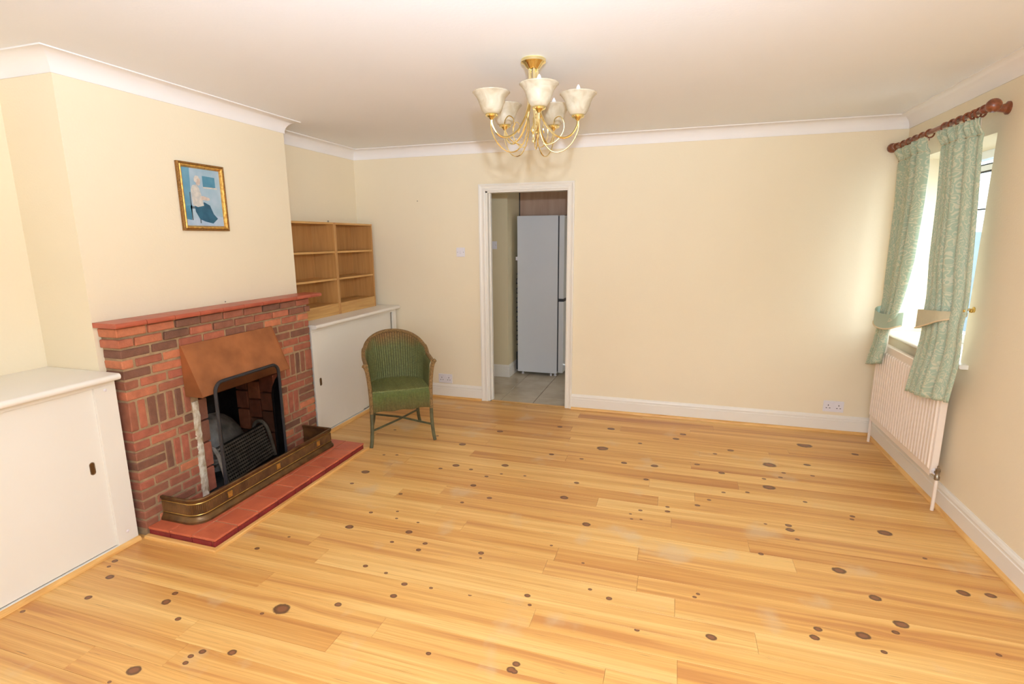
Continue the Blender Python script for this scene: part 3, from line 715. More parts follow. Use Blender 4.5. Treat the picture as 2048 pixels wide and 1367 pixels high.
# inner jambs: old flaking mortar strip and set-back soldier bricks
bm = bmesh.new()
zs = [0.045+0.03*k for k in range(21)]; rr = random.Random(3)
rings = []
for z in zs:
    a = -2.452+rr.uniform(-0.004, 0.008); b_ = -2.405+rr.uniform(-0.006, 0.004); xx = XB+0.001+rr.uniform(-0.005, 0.004)
    rings.append([(XC+0.003, a, z), (XC+0.003, b_, z), (xx-0.004, b_, z), (xx, (a+b_)/2, z), (xx-0.001, a, z)])
loft(bm, rings); obj('mortar_strip', bm, M['oldmortar'], fp, label='strip of flaking white old mortar')
for z0, z1 in ((0.05, 0.20), (0.21, 0.36), (0.37, 0.50), (0.51, 0.64)):
    brick(-2.402, -2.328, z0, z1, x0=XC-0.24, x1=XB-0.022)
    brick(-1.775, -1.722, z0, z1, x0=XC-0.02, x1=XB-0.02)
    brick(-1.775, -1.722, z0-0.06 if z0 > 0.1 else z0, z1-0.06, x0=XC-0.13, x1=XC-0.03)
    brick(-1.775, -1.722, z0, z1, x0=XC-0.24, x1=XC-0.14)
# mantel shelf of red tiles
nt_ = 9; my0, my1 = BYN-0.030, BYF+0.125
edges = [my0+(my1-0.12-my0)*k/nt_ for k in range(nt_)]+[my1-0.12, my1]
mp_ = []
def mtile(a, b_):
    bm = bmesh.new(); xa, xb, zb, zt = XC+0.001, XB+0.040, ZT+0.001, ZT+0.026
    pr = [(xa, zb), (xb-0.004, zb), (xb, zb+0.005)]+[(xb-0.011+0.011*math.cos(q), zt-0.011+0.011*math.sin(q)) for q in [PI/2*k/4 for k in range(5)]]+[(xa, zt)]
    loft(bm, [[(x, y, z) for x, z in pr] for y in (a+0.0015, b_-0.0015)])
    obj('mantel_tile', bm, M['mtile'], fp, smooth=True)
for a, b_ in zip(edges, edges[1:]): mtile(a, b_)
obj('mantel_grout', B(XC+0.002, XB+0.030, my0+0.01, my1-0.02, ZT, ZT+0.021), M['mortar'], fp)
# firebox lining
bm = bmesh.new()
fx0, fx1 = XN+0.025, XC+0.0
box(bm, fx0, fx0+0.02, FO0-0.03, FO1+0.03, 0.0, 0.76)
box(bm, fx0, XC-0.245, FO0-0.03, FO0+0.02, 0, 0.76); box(bm, fx0, XC-0.245, FO1-0.02, FO1+0.03, 0, 0.76)
box(bm, XC-0.25, XC-0.001, FO0-0.029, FO0+0.003, 0, 0.77); box(bm, XC-0.25, XC-0.001, FO1-0.003, FO1+0.029, 0, 0.77)
box(bm, fx0, XC-0.001, FO0-0.029, FO1+0.029, 0.74, 0.775); box(bm, fx0, XR, FO0, FO1, 0.0, 0.04)
obj('firebox_lining', bm, M['soot'], fp)
bm = bmesh.new(); rings = []
yc_ = -1.99
for q in range(8):
    e = q/7*PI/2
    rings.append([(-4.62+0.21*math.cos(e)*math.sin(PI*t/12), yc_-0.24*math.cos(e)*math.cos(PI*t/12), 0.041+0.35*math.sin(e)) for t in range(13)])
loft(bm, rings, closed=False)
obj('fireback', bm, M['ash'], fp, smooth=True, label='rounded ash-grey mound at the back of the hearth')

# copper hood
hd = thing('fireplace_hood', 'sloping copper smoke hood fixed over the fireplace opening', 'hood', (-4.16, -2.12, 0.68))
hy0, hy1, hz0, hz1 = -2.487, -1.775, 0.695, 0.990
xo, xi = XB+0.128, XB+0.004
bm = bmesh.new()
loft(bm, [[(xi, y, hz1), (xi, y, hz0), (xo, y, hz0), (xo+0.003, y, hz0+0.004), (xi+0.006, y, hz1)] for y in (hy0+0.004, hy1-0.004)])
obj('canopy', bm, M['copper'], hd, bevel=0.0015)
for y in (hy0, hy1-0.004):
    bm = bmesh.new(); loft(bm, [[(xi-0.001, y+k, hz1+0.002), (xi-0.001, y+k, hz0-0.001), (xo+0.004, y+k, hz0-0.001), (xo+0.006, y+k, hz0+0.006), (xi+0.009, y+k, hz1+0.002)] for k in (0, 0.004)])
    obj('cheek', bm, M['copper'], hd)

# hearth
he = thing('hearth', 'low hearth of red quarry tiles with dark red painted riser', 'hearth', (-4.0, -2.12, 0))
hx0, hx1, hya, hyb, hz = XB-0.001+0.003, -3.769, -2.807, -1.433, 0.055
obj('mortar_bed', B(hx0, hx1-0.006, hya+0.006, hyb-0.006, 0, hz-0.004), M['mortar'], he)
nh = 9; pt = (hyb-hya)/nh
rows_ = [(hx0, hx0+0.15), (hx0+0.15, hx0+0.30), (hx0+0.30, hx1+0.006)]
for ri, (a, b_) in enumerate(rows_):
    for k in range(nh):
        ya, yb = hya+pt*k, hya+pt*(k+1)
        if k == 0: ya -= 0.004
        if k == nh-1: yb += 0.004
        bm = bmesh.new(); box(bm, a+0.0015, b_-0.0015, ya+0.0015, yb-0.0015, hz-0.014, hz-random.uniform(0, 0.0012))
        obj('hearth_tile', bm, M['tile'], he, bevel=0.007 if ri == 2 else 0.003)
for k in range(nh):
    obj('riser_tile', B(hx1-0.02, hx1-0.001, hya+pt*k+0.002, hya+pt*(k+1)-0.002, 0.002, hz-0.017), M['riser'], he, bevel=0.002)
for (a, b_) in rows_:
    obj('riser_tile', B(a+0.002, min(b_, hx1-0.022)-0.002, hya+0.001, hya+0.02, 0.002, hz-0.017), M['riser'], he, bevel=0.002)
    obj('riser_tile', B(a+0.002, min(b_, hx1-0.022)-0.002, hyb-0.02, hyb-0.001, 0.002, hz-0.017), M['riser'], he, bevel=0.002)
bm = bmesh.new()
ST = [(-0.001, 0), (-0.028, 0), (-0.028, 0.010), (-0.022, 0.014), (-0.001, 0.014)]
sweep(bm, [(-4.226, hya), (hx1+0.002, hya-0.002), (hx1+0.002, hyb+0.002), (-4.226, hyb)], ST, ZUP)
obj('pine_surround', bm, M['pine'], he, label='pine strip framing the hearth on the floor')

# fender
fe = thing('fender', 'long low bronze fender with gilt ornaments standing on the hearth', 'fender', (-4.09, -2.13, hz))
fz = hz
def rounded(x0, x1, y0, y1, r, n=7):
    p = [(x0, y0), ]
    p += [(x1-r+r*math.cos(a), y0+r-r*math.sin(a)) for a in [PI/2-PI/2*k/n for k in range(n+1)]]
    r2_ = 0.018
    p += [(x1-r2_+r2_*math.cos(a), y1-r2_+r2_*math.sin(a)) for a in [PI/2*k/4 for k in range(5)]]
    return p+[(x0, y1)]
fpth = rounded(XB+0.008, -3.966, -2.716, -1.545, 0.075)
FB = [(0.004, 0), (-0.018, 0), (-0.018, 0.012), (-0.012, 0.018), (-0.006, 0.026), (-0.004, 0.036), (0.0, 0.038), (0.004, 0.038)]
bm = bmesh.new(); sweep(bm, fpth, [(a, fz+b_) for a, b_ in FB], ZUP); obj('base_moulding', bm, M['bronze'], fe, smooth=True)
bm = bmesh.new(); sweep(bm, fpth, [(0.002, fz+0.038), (-0.001, fz+0.038), (-0.001, fz+0.118), (0.002, fz+0.118)], ZUP); obj('side_sheet', bm, M['bronze'], fe, smooth=True)
bm = bmesh.new(); sweep(bm, fpth, [(0.006, fz+0.118), (-0.004, fz+0.118), (-0.008, fz+0.126), (-0.009, fz+0.134), (-0.004, fz+0.139), (0.005, fz+0.139), (0.009, fz+0.134)], ZUP); obj('top_rail', bm, M['bronze'], fe, smooth=True)
# fine upright reeding
bm = bmesh.new(); pl = offs(fpth, -0.0012); acc = 0; 
for a, b_ in zip(pl, pl[1:]):
    ln = (b_-a).length; t = (b_-a).normalized(); s = (-acc) % 0.009
    while s < ln:
        c_ = a+t*s; nrm = Vector((t.y, -t.x))
        p0, p1, p2 = c_-t*0.0022, c_+nrm*0.0022, c_+t*0.0022
        loft(bm, [[(p.x, p.y, z) for p in (p0, p1, p2)] for z in (fz+0.05, fz+0.105)])
        s += 0.009
    acc += ln
rd = obj('reeding', bm, M['bronze'], fe); rd['kind'] = 'stuff'
for z in (0.045, 0.110):
    bm = bmesh.new(); sweep(bm, fpth, [(0, fz+z-0.002), (-0.003, fz+z-0.002), (-0.0042, fz+z), (-0.003, fz+z+0.002), (0, fz+z+0.002)], ZUP); obj('gilt_bead', bm, M['gold'], fe, smooth=True)
for y in (-2.50, -2.107, -1.705):
    bm = bmesh.new(); X = -3.966
    for i in range(3):
        for j in range(3):
            if (i, j) == (1, 1): continue
            box(bm, X+0.0005, X+0.006, y-0.016+0.0115*i, y-0.016+0.0115*i+0.009, fz+0.060+0.0125*j, fz+0.060+0.0125*j+0.010)
    box(bm, X+0.0005, X+0.004, y-0.014, y+0.014, fz+0.060, fz+0.094)
    obj('gilt_ornament', bm, M['gold'], fe)

# fire screen
sc = thing('fire_screen', 'black framed mesh fire screen standing before the grate', 'fire screen', (-4.09, -2.13, hz))
sx, sy0, sy1, sz0, sz1 = -4.072, -2.432, -1.905, hz, 0.775
def rrect(y0, y1, z0, z1, r, n=6):
    p = [(y0, z0)]
    p += [(y0+r-r*math.cos(a), z1-r+r*math.sin(a)) for a in [PI/2*k/n for k in range(n+1)]]
    p += [(y1-r+r*math.sin(a), z1-r+r*math.cos(a)) for a in [PI/2*k/n for k in range(n+1)]]
    return p+[(y1, z0)]
lean = lambda z: sx+0.02*(z-sz0)/(sz1-sz0)*-0.0+0.006
pts = [(lean(z), y, z) for y, z in rrect(sy0+0.008, sy1-0.008, sz0+0.007, sz1-0.008, 0.055)]
bm = bmesh.new(); tube(bm, pts+[pts[0], pts[1]], 0.0105, 8); 
obj('frame', bm, M['black'], sc, smooth=True)
bm = bmesh.new(); pp = rrect(sy0+0.008, sy1-0.008, sz0+0.007, sz1-0.008, 0.055)
loft(bm, [[(lean(z)-0.003, y, z) for y, z in pp], [(lean(z)-0.0015, y, z) for y, z in pp]]); obj('mesh_panel', bm, M['gauze'], sc, label='fine black see-through wire mesh')
wz = 0.60
for (ya, dy) in ((sy1-0.008, 0.045),):
    xb_ = sx-0.10; f = lambda s: (lean(0)+(xb_-lean(0))*s, ya+dy*s)
    wp = [(0.0, hz+0.007), (0, wz+0.08), (0.35, wz+0.05), (0.8, wz-0.01), (1, wz-0.07), (1, hz+0.007)]
    P3 = [(*f(s), z) for s, z in wp]
    bm = bmesh.new(); tube(bm, P3[1:], 0.0095, 6)
    w = obj('wing', bm, M['black'], sc, smooth=True)
    bm = bmesh.new(); loft(bm, [P3, [(p[0], p[1]+0.0015, p[2]) for p in P3]]); obj('wing_mesh', bm, M['black'], w, label='close black mesh seen edge-on')

# grate
gr = thing('fire_grate', 'black ribbed cast iron grate front inside the fireplace', 'grate', (-4.25, -2.05, 0.04))
gy0, gy1 = -2.290, -1.815
bm = bmesh.new()
xt, xb2, z0, z1 = -4.285, -4.215, 0.055, 0.290
loft(bm, [[(xb2, y, z0), (xt, y, z1), (xt-0.012, y, z1), (xb2-0.012, y, z0)] for y in (gy0, gy1)])
obj('front_plate', bm, M['soot'], gr)  # dark plate colour paints the shaded gaps between the bars
for k in range(11):
    q = (k+0.5)/11; x = xb2+(xt-xb2)*q; z = z0+(z1-z0)*q
    bm = bmesh.new(); tube(bm, [(x+0.006, gy0+0.01, z), (x+0.006, gy1-0.01, z)], 0.0065, 6); obj('bar', bm, M['iron'], gr)
bm = bmesh.new()
for k in range(24):
    y = gy0+0.015+(gy1-gy0-0.03)*k/23
    tube(bm, [(xb2+0.003, y, z0+0.005), (xt+0.003, y, z1-0.005)], 0.0025, 5)
st_ = obj('upright_ribs', bm, M['iron'], gr); st_['kind'] = 'stuff'
for y in (gy0-0.012, gy1+0.012):
    bm = bmesh.new(); tube(bm, spline([(-4.215, y, 0.05), (-4.235, y, 0.16), (-4.26, y, 0.255), (-4.30, y, 0.300), (-4.35, y, 0.285), (-4.375, y, 0.2), (-4.375, y, 0.05)], 5), 0.013, 8); obj('side_frame', bm, M['iron'], gr, smooth=True)
bm = bmesh.new(); box(bm, -4.375, -4.30, gy0, gy1, 0.18, 0.195)
for k in range(9): tube(bm, [(-4.375, gy0+0.03+0.06*k, 0.2), (-4.30, gy0+0.03+0.06*k, 0.2)], 0.008, 6)
obj('fire_basket', bm, M['iron'], gr)
gr.rotation_euler = (0, 0, R(8)); gr.location.x -= 0.014

# ------------------------------------------------------------------ framed picture
pc = thing('framed_picture', 'small gilt framed print of a seated figure on the chimney breast', 'picture', (XC+0.01, -2.10, 1.63))
py0, py1, pz0, pz1 = -2.262, -1.930, 1.633, 2.028
ty = 0.0
fn = lambda p, h: (XC+0.003+h, p.x, p.y)
# path anticlockwise so that positive offsets go inward
path = [(py0, pz0), (py1, pz0), (py1, pz1), (py0, pz1)]
bm = bmesh.new(); sweep(bm, path, [(0, 0), (0, 0.016), (0.004, 0.020), (0.009, 0.020), (0.012, 0.015), (0.012, 0)], fn, closed=True); obj('frame_edge', bm, M['giltd'], pc)
bm = bmesh.new(); sweep(bm, path, [(0.012, 0), (0.012, 0.017), (0.016, 0.021), (0.021, 0.020), (0.030, 0.008), (0.030, 0)], fn, closed=True); obj('frame_moulding', bm, M['gilt'], pc, smooth=True)
pm = [mat('print_'+nm, srgb(*c), 0.25, c2=srgb(*c2), scale=sc_) for nm, c, c2, sc_ in (
    ('wall', (176, 196, 208), (146, 178, 194), 9), ('dark_blue', (38, 98, 124), (24, 76, 104), 20), ('cream', (222, 212, 198), (188, 186, 180), 40),
    ('floor', (184, 200, 216), (160, 182, 204), 14), ('frame_blue', (84, 146, 170), (64, 128, 156), 20), ('brown', (96, 110, 118), (74, 92, 104), 30), ('skin', (214, 196, 180), (192, 172, 160), 60), ('left', (112, 164, 186), (92, 146, 170), 12))]
bm = bmesh.new()
iy0, iy1, iz0, iz1 = py0+0.028, py1-0.028, pz0+0.028, pz1-0.028
def poly(pts, mi, lay):
    v = [bm.verts.new((XC+0.006+0.00025*lay, iy0+(iy1-iy0)*a, iz0+(iz1-iz0)*b_)) for a, b_ in pts]
    f = bm.faces.new(v); f.material_index = mi
poly([(0, 0), (1, 0), (1, 1), (0, 1)], 0, 0)
poly([(0, 0.12), (0.16, 0.14), (0.2, 0.6), (0.22, 1), (0, 1)], 7, 1)
poly([(0, 0), (1, 0), (1, 0.17), (0.6, 0.2), (0.2, 0.12), (0, 0.13)], 3, 2)
poly([(0.53, 0.69), (0.86, 0.69), (0.86, 0.87), (0.53, 0.88)], 4, 2)
poly([(0.53, 0.665), (0.9, 0.665), (0.9, 0.69), (0.53, 0.69)], 2, 3)
for a in ((0.16, 0.1, 0.19, 0.58), (0.36, 0.05, 0.39, 0.32)): poly([(a[0], a[1]), (a[2], a[1]), (a[2], a[3]), (a[0], a[3])], 5, 3)
poly([(0.15, 0.3), (0.5, 0.3), (0.5, 0.34), (0.15, 0.34)], 5, 3)
poly([(0.0, 0.12), (0.15, 0.1), (0.2, 0.36), (0.05, 0.34)], 4, 3)
poly([(0.26, 0.36), (0.52, 0.42), (0.66, 0.37), (0.74, 0.22), (0.84, 0.14), (0.70, 0.05), (0.5, 0.08), (0.36, 0.12), (0.27, 0.25)], 1, 4)
poly([(0.22, 0.36), (0.34, 0.33), (0.5, 0.36), (0.47, 0.5), (0.42, 0.66), (0.36, 0.72), (0.25, 0.7), (0.2, 0.62), (0.21, 0.5)], 2, 5)
poly([(0.44, 0.46), (0.62, 0.45), (0.68, 0.47), (0.66, 0.50), (0.5, 0.53), (0.44, 0.52)], 6, 6)
poly([(0.36, 0.72), (0.33, 0.78), (0.35, 0.85), (0.42, 0.86), (0.47, 0.81), (0.46, 0.74), (0.42, 0.70)], 6, 6)
poly([(0.31, 0.77), (0.31, 0.83), (0.36, 0.875), (0.43, 0.865), (0.44, 0.83), (0.38, 0.81), (0.36, 0.75)], 2, 7)
obj('print', bm, pm, pc)
for p, (x, y, z), nm in (((0.004, 'x'), (XC, -2.013, 1.184), 'dark nail head in the chimney breast above the mantel shelf'), ((0.004, 'y'), (-3.967, 0, 1.932), 'small nail head high on the cream wall left of the doorway')):
    bm = bmesh.new()
    if p[1] == 'x': lathe(bm, [(0.0025, -0.004), (0.0025, 0.002), (0.005, 0.003), (0.004, 0.005)], (x, y, z), 10, 'x')
    else: lathe(bm, [(0.0025, 0.004), (0.0025, -0.002), (0.005, -0.003), (0.004, -0.005)], (x, y, z), 10, 'y')
    tag(obj('nail', bm, M['chrome']), nm, 'nail')

# ------------------------------------------------------------------ window, sill
wn = struct('window_1', B((0.27, 0.335, WY0, WY1, WZ0, WZ0+0.06), (0.27, 0.335, WY0, WY1, WZ1-0.05, WZ1), (0.27, 0.335, WY0, WY0+0.05, WZ0+0.06, WZ1-0.05), (0.27, 0.335, WY1-0.05, WY1, WZ0+0.06, WZ1-0.05), (0.275, 0.33, (WY0+WY1)/2-0.03, (WY0+WY1)/2+0.03, WZ0+0.06, WZ1-0.05), (0.275, 0.33, WY0+0.05, WY1-0.05, 1.975, 2.012)), M['upvc'], bevel=0.003)
for i, (a, b_) in enumerate(((WY0+0.05, (WY0+WY1)/2-0.03), ((WY0+WY1)/2+0.03, WY1-0.05))):
    obj('pane', B(0.30, 0.306, a, b_, WZ0+0.06, 1.975), M['glass'], wn)
    obj('pane', B(0.30, 0.306, a, b_, 2.012, WZ1-0.05), M['glass'], wn)
    obj('gasket', B((0.273, 0.30, a, b_, 1.968, 1.975), (0.273, 0.30, a, b_, 2.012, 2.018), (0.273, 0.30, a, b_, 1.735, 1.742)), M['gap'], wn)
bm = bmesh.new(); nose = [(-0.032-0.012*math.sin(a), 0.863+0.012*math.cos(a)) for a in [PI*k/6 for k in range(7)]]
pr = [(0.27, 0.851), (0.27, 0.8755), (0.0, 0.8755)]+nose
loft(bm, [[(x, y, z) for x, z in pr] for y in (-1.285, -0.06)])
ss = tag(obj('window_sill', bm, M['trim'], smooth=True), 'white painted window board with rounded nosing above the radiator', 'sill')

# outside
tag(obj('neighbouring_wall', B(2.2, 2.5, 0.6, 9, -0.5, 1.62), M['render']), 'grey blue garden wall seen through the window', 'wall')
nb = thing('garden_building', 'pale clad building behind the garden wall outside the window', 'building', (4.5, 6, -0.5))
obj('wall', B(3.2, 7, 1.6, 11, -0.5, 2.9), M['clad'], nb)
for k in range(18): obj('cladding_board', B(3.17, 3.2, 1.6, 11, -0.4+0.18*k, -0.4+0.18*k+0.17), M['clad'], nb)
obj('roof', B(3.0, 7.2, 1.4, 11.2, 2.9, 3.05), M['render'], nb)
struct('ground', B(WT, 12, -8, 14, -0.6, -0.5), M['pave'])

# ------------------------------------------------------------------ radiator
rd_ = thing('radiator', 'white ribbed panel radiator under the window sill', 'radiator', (-0.06, -0.73, 0.2))
ry0, ry1, rz0, rz1, rxf = -1.245, -0.215, 0.200, 0.805, -0.092
bm = bmesh.new(); n_ = 26; pt = (ry1-ry0)/n_
ys = []
for k in range(n_):
    b0 = ry0+pt*k
    ys += [(b0, 0), (b0+pt*0.30, 0), (b0+pt*0.42, 1), (b0+pt*0.88, 1)]
ys.append((ry1, 0))
zr = [(rz0, 0), (rz0+0.035, 0), (rz0+0.047, 1), (rz1-0.062, 1), (rz1-0.050, 0), (rz1-0.006, 0), (rz1, -0.6)]
loft(bm, [[(rxf+0.006-0.009*min(a, b_) if b_ >= 0 else rxf+0.012, y, z) for y, a in ys] for z, b_ in zr], closed=False)
obj('front_panel', bm, M['rad'], rd_, solid=0.0015)
obj('body', B((rxf+0.010, -0.045, ry0+0.004, ry1-0.004, rz0+0.01, rz1-0.006)), M['rad'], rd_, bevel=0.004)
obj('wall_bracket', B((-0.045, 0.0, ry0+0.15, ry0+0.19, rz0+0.1, rz1-0.1), (-0.045, 0.0, ry1-0.19, ry1-0.15, rz0+0.1, rz1-0.1)), M['rad'], rd_)
for y, s, nm in ((ry0-0.032, -1, 'valve'), (ry1+0.045, 1, 'lockshield_valve')):
    bm = bmesh.new(); tube(bm, [(-0.060, y, 0.0), (-0.060, y, 0.20)], 0.0095, 10); obj('pipe', bm, M['rad'], rd_, smooth=True)
    bm = bmesh.new(); lathe(bm, [(0.012, 0.19), (0.014, 0.195), (0.014, 0.212), (0.011, 0.216), (0.011, 0.24), (0.013, 0.243), (0.013, 0.256), (0.006, 0.26), (0.006, 0.275)], (-0.060, y, 0), 10)
    tube(bm, [(-0.060, y, 0.228), (-0.060, y-s*0.034, 0.228)], 0.010, 8); v = obj(nm, bm, M['chrome'], rd_, smooth=True)
    bm = bmesh.new(); lathe(bm, [(0.016, 0), (0.018, 0.004), (0.018, 0.02), (0.012, 0.024)], (-0.060, y-s*0.022, 0.228), 12, 'y'); obj('collar', bm, M['plastic'], v)

# ------------------------------------------------------------------ curtain pole, rings, curtains
px_, pzz = -0.100, 2.205
pole = thing('curtain_pole', 'dark varnished wooden curtain pole with ball finials above the window', 'curtain pole', (px_, -0.7, pzz))
bm = bmesh.new(); tube(bm, [(px_, -1.30, pzz), (px_, -0.07, pzz)], 0.0145, 14); obj('rod', bm, M['pole'], pole, smooth=True)
for y, s in ((-1.30, -1), (-0.07, 1)):
    bm = bmesh.new(); pf = [(0.0145, 0.0), (0.021, 0.004), (0.021, 0.010), (0.015, 0.014)]+[(0.034*math.sin(a), 0.014+0.031-0.031*math.cos(a)) for a in [PI*(0.12+0.85*k/9) for k in range(10)]]
    lathe(bm, [(r, s*h) for r, h in pf], (px_, y, pzz), 20, 'y'); obj('finial', bm, M['pole'], pole, smooth=True)
for y in (-1.262, -0.10):
    bm = bmesh.new(); lathe(bm, [(0.032, -0.0), (0.032, -0.008), (0.022, -0.016), (0.016, -0.05), (0.017, -0.085), (0.021, -0.098)], (0, y, pzz), 16, 'x')
    tube(bm, [(px_, y-0.008, pzz), (px_, y+0.008, pzz)], 0.0225, 16)
    obj('bracket', bm, M['pole'], pole, smooth=True)
RING_Y = [-0.14, -0.24, -0.34, -0.44, -0.54, -0.64, -0.85, -0.935, -1.02, -1.105, -1.175, -1.225]
def ringmesh():
    bm = bmesh.new(); pts = [(0.024*math.cos(a), 0, 0.024*math.sin(a)) for a in [2*PI*k/20 for k in range(22)]]
    tube(bm, pts, 0.005, 6, caps=False)
    lathe(bm, [(0.0025, -0.040), (0.0025, -0.026)], (0, 0, 0), 6)
    return bm
r0 = None
ords = ['first', 'second', 'third', 'fourth', 'fifth', 'sixth']
for i, y in enumerate(RING_Y):
    if r0 is None: o = obj('curtain_ring', ringmesh(), M['pole'], smooth=True); r0 = o
    else: o = r0.copy(); C.objects.link(o)
    o.location = (px_, y, pzz-0.0085); o.rotation_euler = (0, 0, random.uniform(-0.15, 0.15))
    side, kx = ('far curtain', i) if i < 6 else ('near curtain', 11-i)
    o['label'] = 'wooden curtain ring, %s from the %s end of the %s' % (ords[kx], 'corner' if i < 6 else 'near', side)
    o['category'] = 'curtain ring'; o['group'] = 'wooden curtain rings'

def interp(tab, z):
    tab = sorted(tab)
    if z <= tab[0][0]: return tab[0][1]
    if z >= tab[-1][0]: return tab[-1][1]
    for (a, p), (b_, q) in zip(tab, tab[1:]):
        if a <= z <= b_: return p+(q-p)*(z-a)/(b_-a)
def curtain(label, lt, rt, ztop, zbl, zbr, xl, xr, tie, nf, amp, seed):
    t = thing('curtain', label, 'curtain', (-0.1, (lt[0][1]+rt[0][1])/2, zbl), 0, 'sage damask curtains at the window')
    rs = random.Random(seed)
    ph = [rs.uniform(-0.5, 0.5) for _ in range(nf+2)]
    nu, nv = nf*20, 80
    bm = bmesh.new(); uvl = bm.loops.layers.uv.new('UVMap'); grid = []
    fullw = 1.05
    for j in range(nv+1):
        v = j/nv; rowv = []
        for i in range(nu+1):
            u = i/nu
            zb = zbl+(zbr-zbl)*u
            z = ztop-(ztop-zb)*(v if v > 0.15 else 0.0+v*(0.5+0.5*v/0.15))
            yl, yr = interp(lt, z), interp(rt, z)
            y = yl+(yr-yl)*u
            head = min(1, max(0, (ztop-z-0.01)/0.10))       # gathered pencil-pleat heading
            near_tie = math.exp(-((z-tie)/0.22)**2)
            A = amp*(0.3+0.7*head)*(0.75+0.5*math.sin(u*7.3+seed))*(1-0.45*near_tie)
            q = u*nf*PI*2
            f = -math.sin(q+ph[int(u*nf)]*0.6*head+0.5*math.sin(q*0.5+seed))
            x = xl+(xr-xl)*u - A*f - 0.012*math.exp(-((z-tie)/0.10)**2)
            hd_ = (ztop-z)/0.085
            if hd_ < 2.0:
                env = math.exp(-((hd_-0.25)/0.55)**2)
                x += -0.011*env*math.sin(u*nf*2.5*2*PI+0.7*math.sin(u*11))-0.010*env+0.008*math.exp(-((hd_-1)/0.22)**2)
            y -= A*0.5*math.cos(q)*(1-abs(2*u-1)**4)
            rowv.append((bm.verts.new((x, y, z)), (u*fullw*(0.75 if nf < 5 else 1), z)))
        grid.append(rowv)
    coords = [[tuple(k[0].co) for k in rw] for rw in grid]
    for a, b_ in zip(grid, grid[1:]):
        for i in range(nu):
            qd = (a[i], a[i+1], b_[i+1], b_[i]); f = bm.faces.new([k[0] for k in qd])
            for lp, k in zip(f.loops, qd): lp[uvl].uv = k[1]
    obj('drape', bm, M['damask'], t, smooth=True, sharp=80, solid=0.003)
    bm = bmesh.new(); G2 = [[bm.verts.new((c[0]+0.007, c[1], c[2])) for c in rw] for rw in [r_[2:-3] for r_ in coords[:-1]]]
    for a, b_ in zip(G2, G2[1:]):
        for i in range(len(a)-1): bm.faces.new((a[i], a[i+1], b_[i+1], b_[i]))
    obj('lining', bm, M['lining'], t, smooth=True, sharp=80, label='plain cream lining behind the cloth')
    # heading tape ridge
    bm = bmesh.new(); pts = []
    for i in range(nu+1):
        u = i/nu; z = ztop-0.085; y = interp(lt, z)+(interp(rt, z)-interp(lt, z))*u
        q = u*nf*2*PI; pts.append((xl+(xr-xl)*u+amp*0.75*(0.75+0.5*math.sin(u*7.3+seed))*math.sin(q+0.5*math.sin(q*0.5+seed))-0.004, y-amp*0.35*math.cos(q)*(1-abs(2*u-1)**4), z))
    tube(bm, pts, 0.0022, 5); obj('heading_stitch', bm, M['tie'], t)
    return t
CLl = [(2.2, -0.11), (2.06, -0.190), (1.82, -0.225), (1.40, -0.235), (0.967, -0.245), (0.787, -0.185), (0.600, -0.085)]
CLr = [(2.16, -0.70), (1.995, -0.745), (1.79, -0.748), (1.424, -0.720), (1.022, -0.605), (0.896, -0.47), (0.693, -0.40)]
CRl = [(2.17, -0.885), (2.054, -0.945), (1.775, -0.985), (1.435, -1.0), (1.146, -1.045), (1.043, -1.055), (0.896, -1.004), (0.628, -0.923)]
CRr = [(2.164, -1.265), (2.005, -1.295), (1.754, -1.335), (1.448, -1.378), (1.2, -1.412), (1.064, -1.415), (0.882, -1.40), (0.668, -1.355)]
ZC = 2.168
cl = curtain('sage green damask curtain tied back beside the room corner', CLl, CLr, ZC, 0.600, 0.680, -0.110, -0.135, 0.99, 4, 0.036, 2)
cr = curtain('sage green damask curtain tied back on the near side of the window', CRl, CRr, ZC, 0.618, 0.675, -0.140, -0.100, 1.09, 5, 0.032, 4)
# tiebacks
def ribbon(bm, rows):       # rows of (top point, bottom point)
    a = [[Vector(p), Vector(q)] for p, q in rows]
    loft(bm, [[p, q, q+Vector((0.004, 0, 0)), p+Vector((0.004, 0, 0))] for p, q in a])
tb = thing('curtain_tieback', 'cream edged cloth tieback round the near curtain, hooked to the wall', 'tieback', (-0.15, -1.2, 1.12), 0, 'curtain tiebacks')
bm = bmesh.new(); rows = []; low = []
for k in range(13):
    s = k/12; y = -1.052-0.325*s; x = -0.186+0.030*s+0.10*max(0, s-0.62)**1.1*2
    if s == 0: pass
    zt = 1.150+0.028*s; zb = 1.040+0.105*s+0.012*s*s
    rows.append(((x, y, zt), (x, y, min(zb, zt-0.012)))); low.append((x-0.001, y, min(zb, zt-0.012)))
rows = [((-0.10, -1.045, 1.15), (-0.10, -1.04, 1.04)), ((-0.16, -1.047, 1.15), (-0.16, -1.042, 1.04))]+rows
ribbon(bm, rows); obj('band', bm, M['tie'], tb, smooth=True)
bm = bmesh.new(); tube(bm, [(-0.10, -1.04, 1.04), (-0.16, -1.042, 1.04)]+low, 0.005, 6); obj('piping', bm, M['piping'], tb, smooth=True)
tb2 = thing('curtain_tieback', 'cloth tieback round the curtain beside the room corner', 'tieback', (-0.15, -0.35, 1.0), 0, 'curtain tiebacks')
bm = bmesh.new(); rows = []; low = []
for k in range(15):
    s = k/14; a = PI*s; y = -0.425-0.195*math.cos(PI-a); x = -0.105-0.072*math.sin(a)**0.6
    rows.append(((x, y, 1.075-0.03*math.sin(a)), (x, y, 0.985-0.045*math.sin(a)))); low.append((x-0.001, y, 0.985-0.045*math.sin(a)))
ribbon(bm, rows); obj('band', bm, M['damask'], tb2, smooth=True)
bm = bmesh.new(); tube(bm, low, 0.005, 6); obj('piping', bm, M['piping'], tb2, smooth=True)
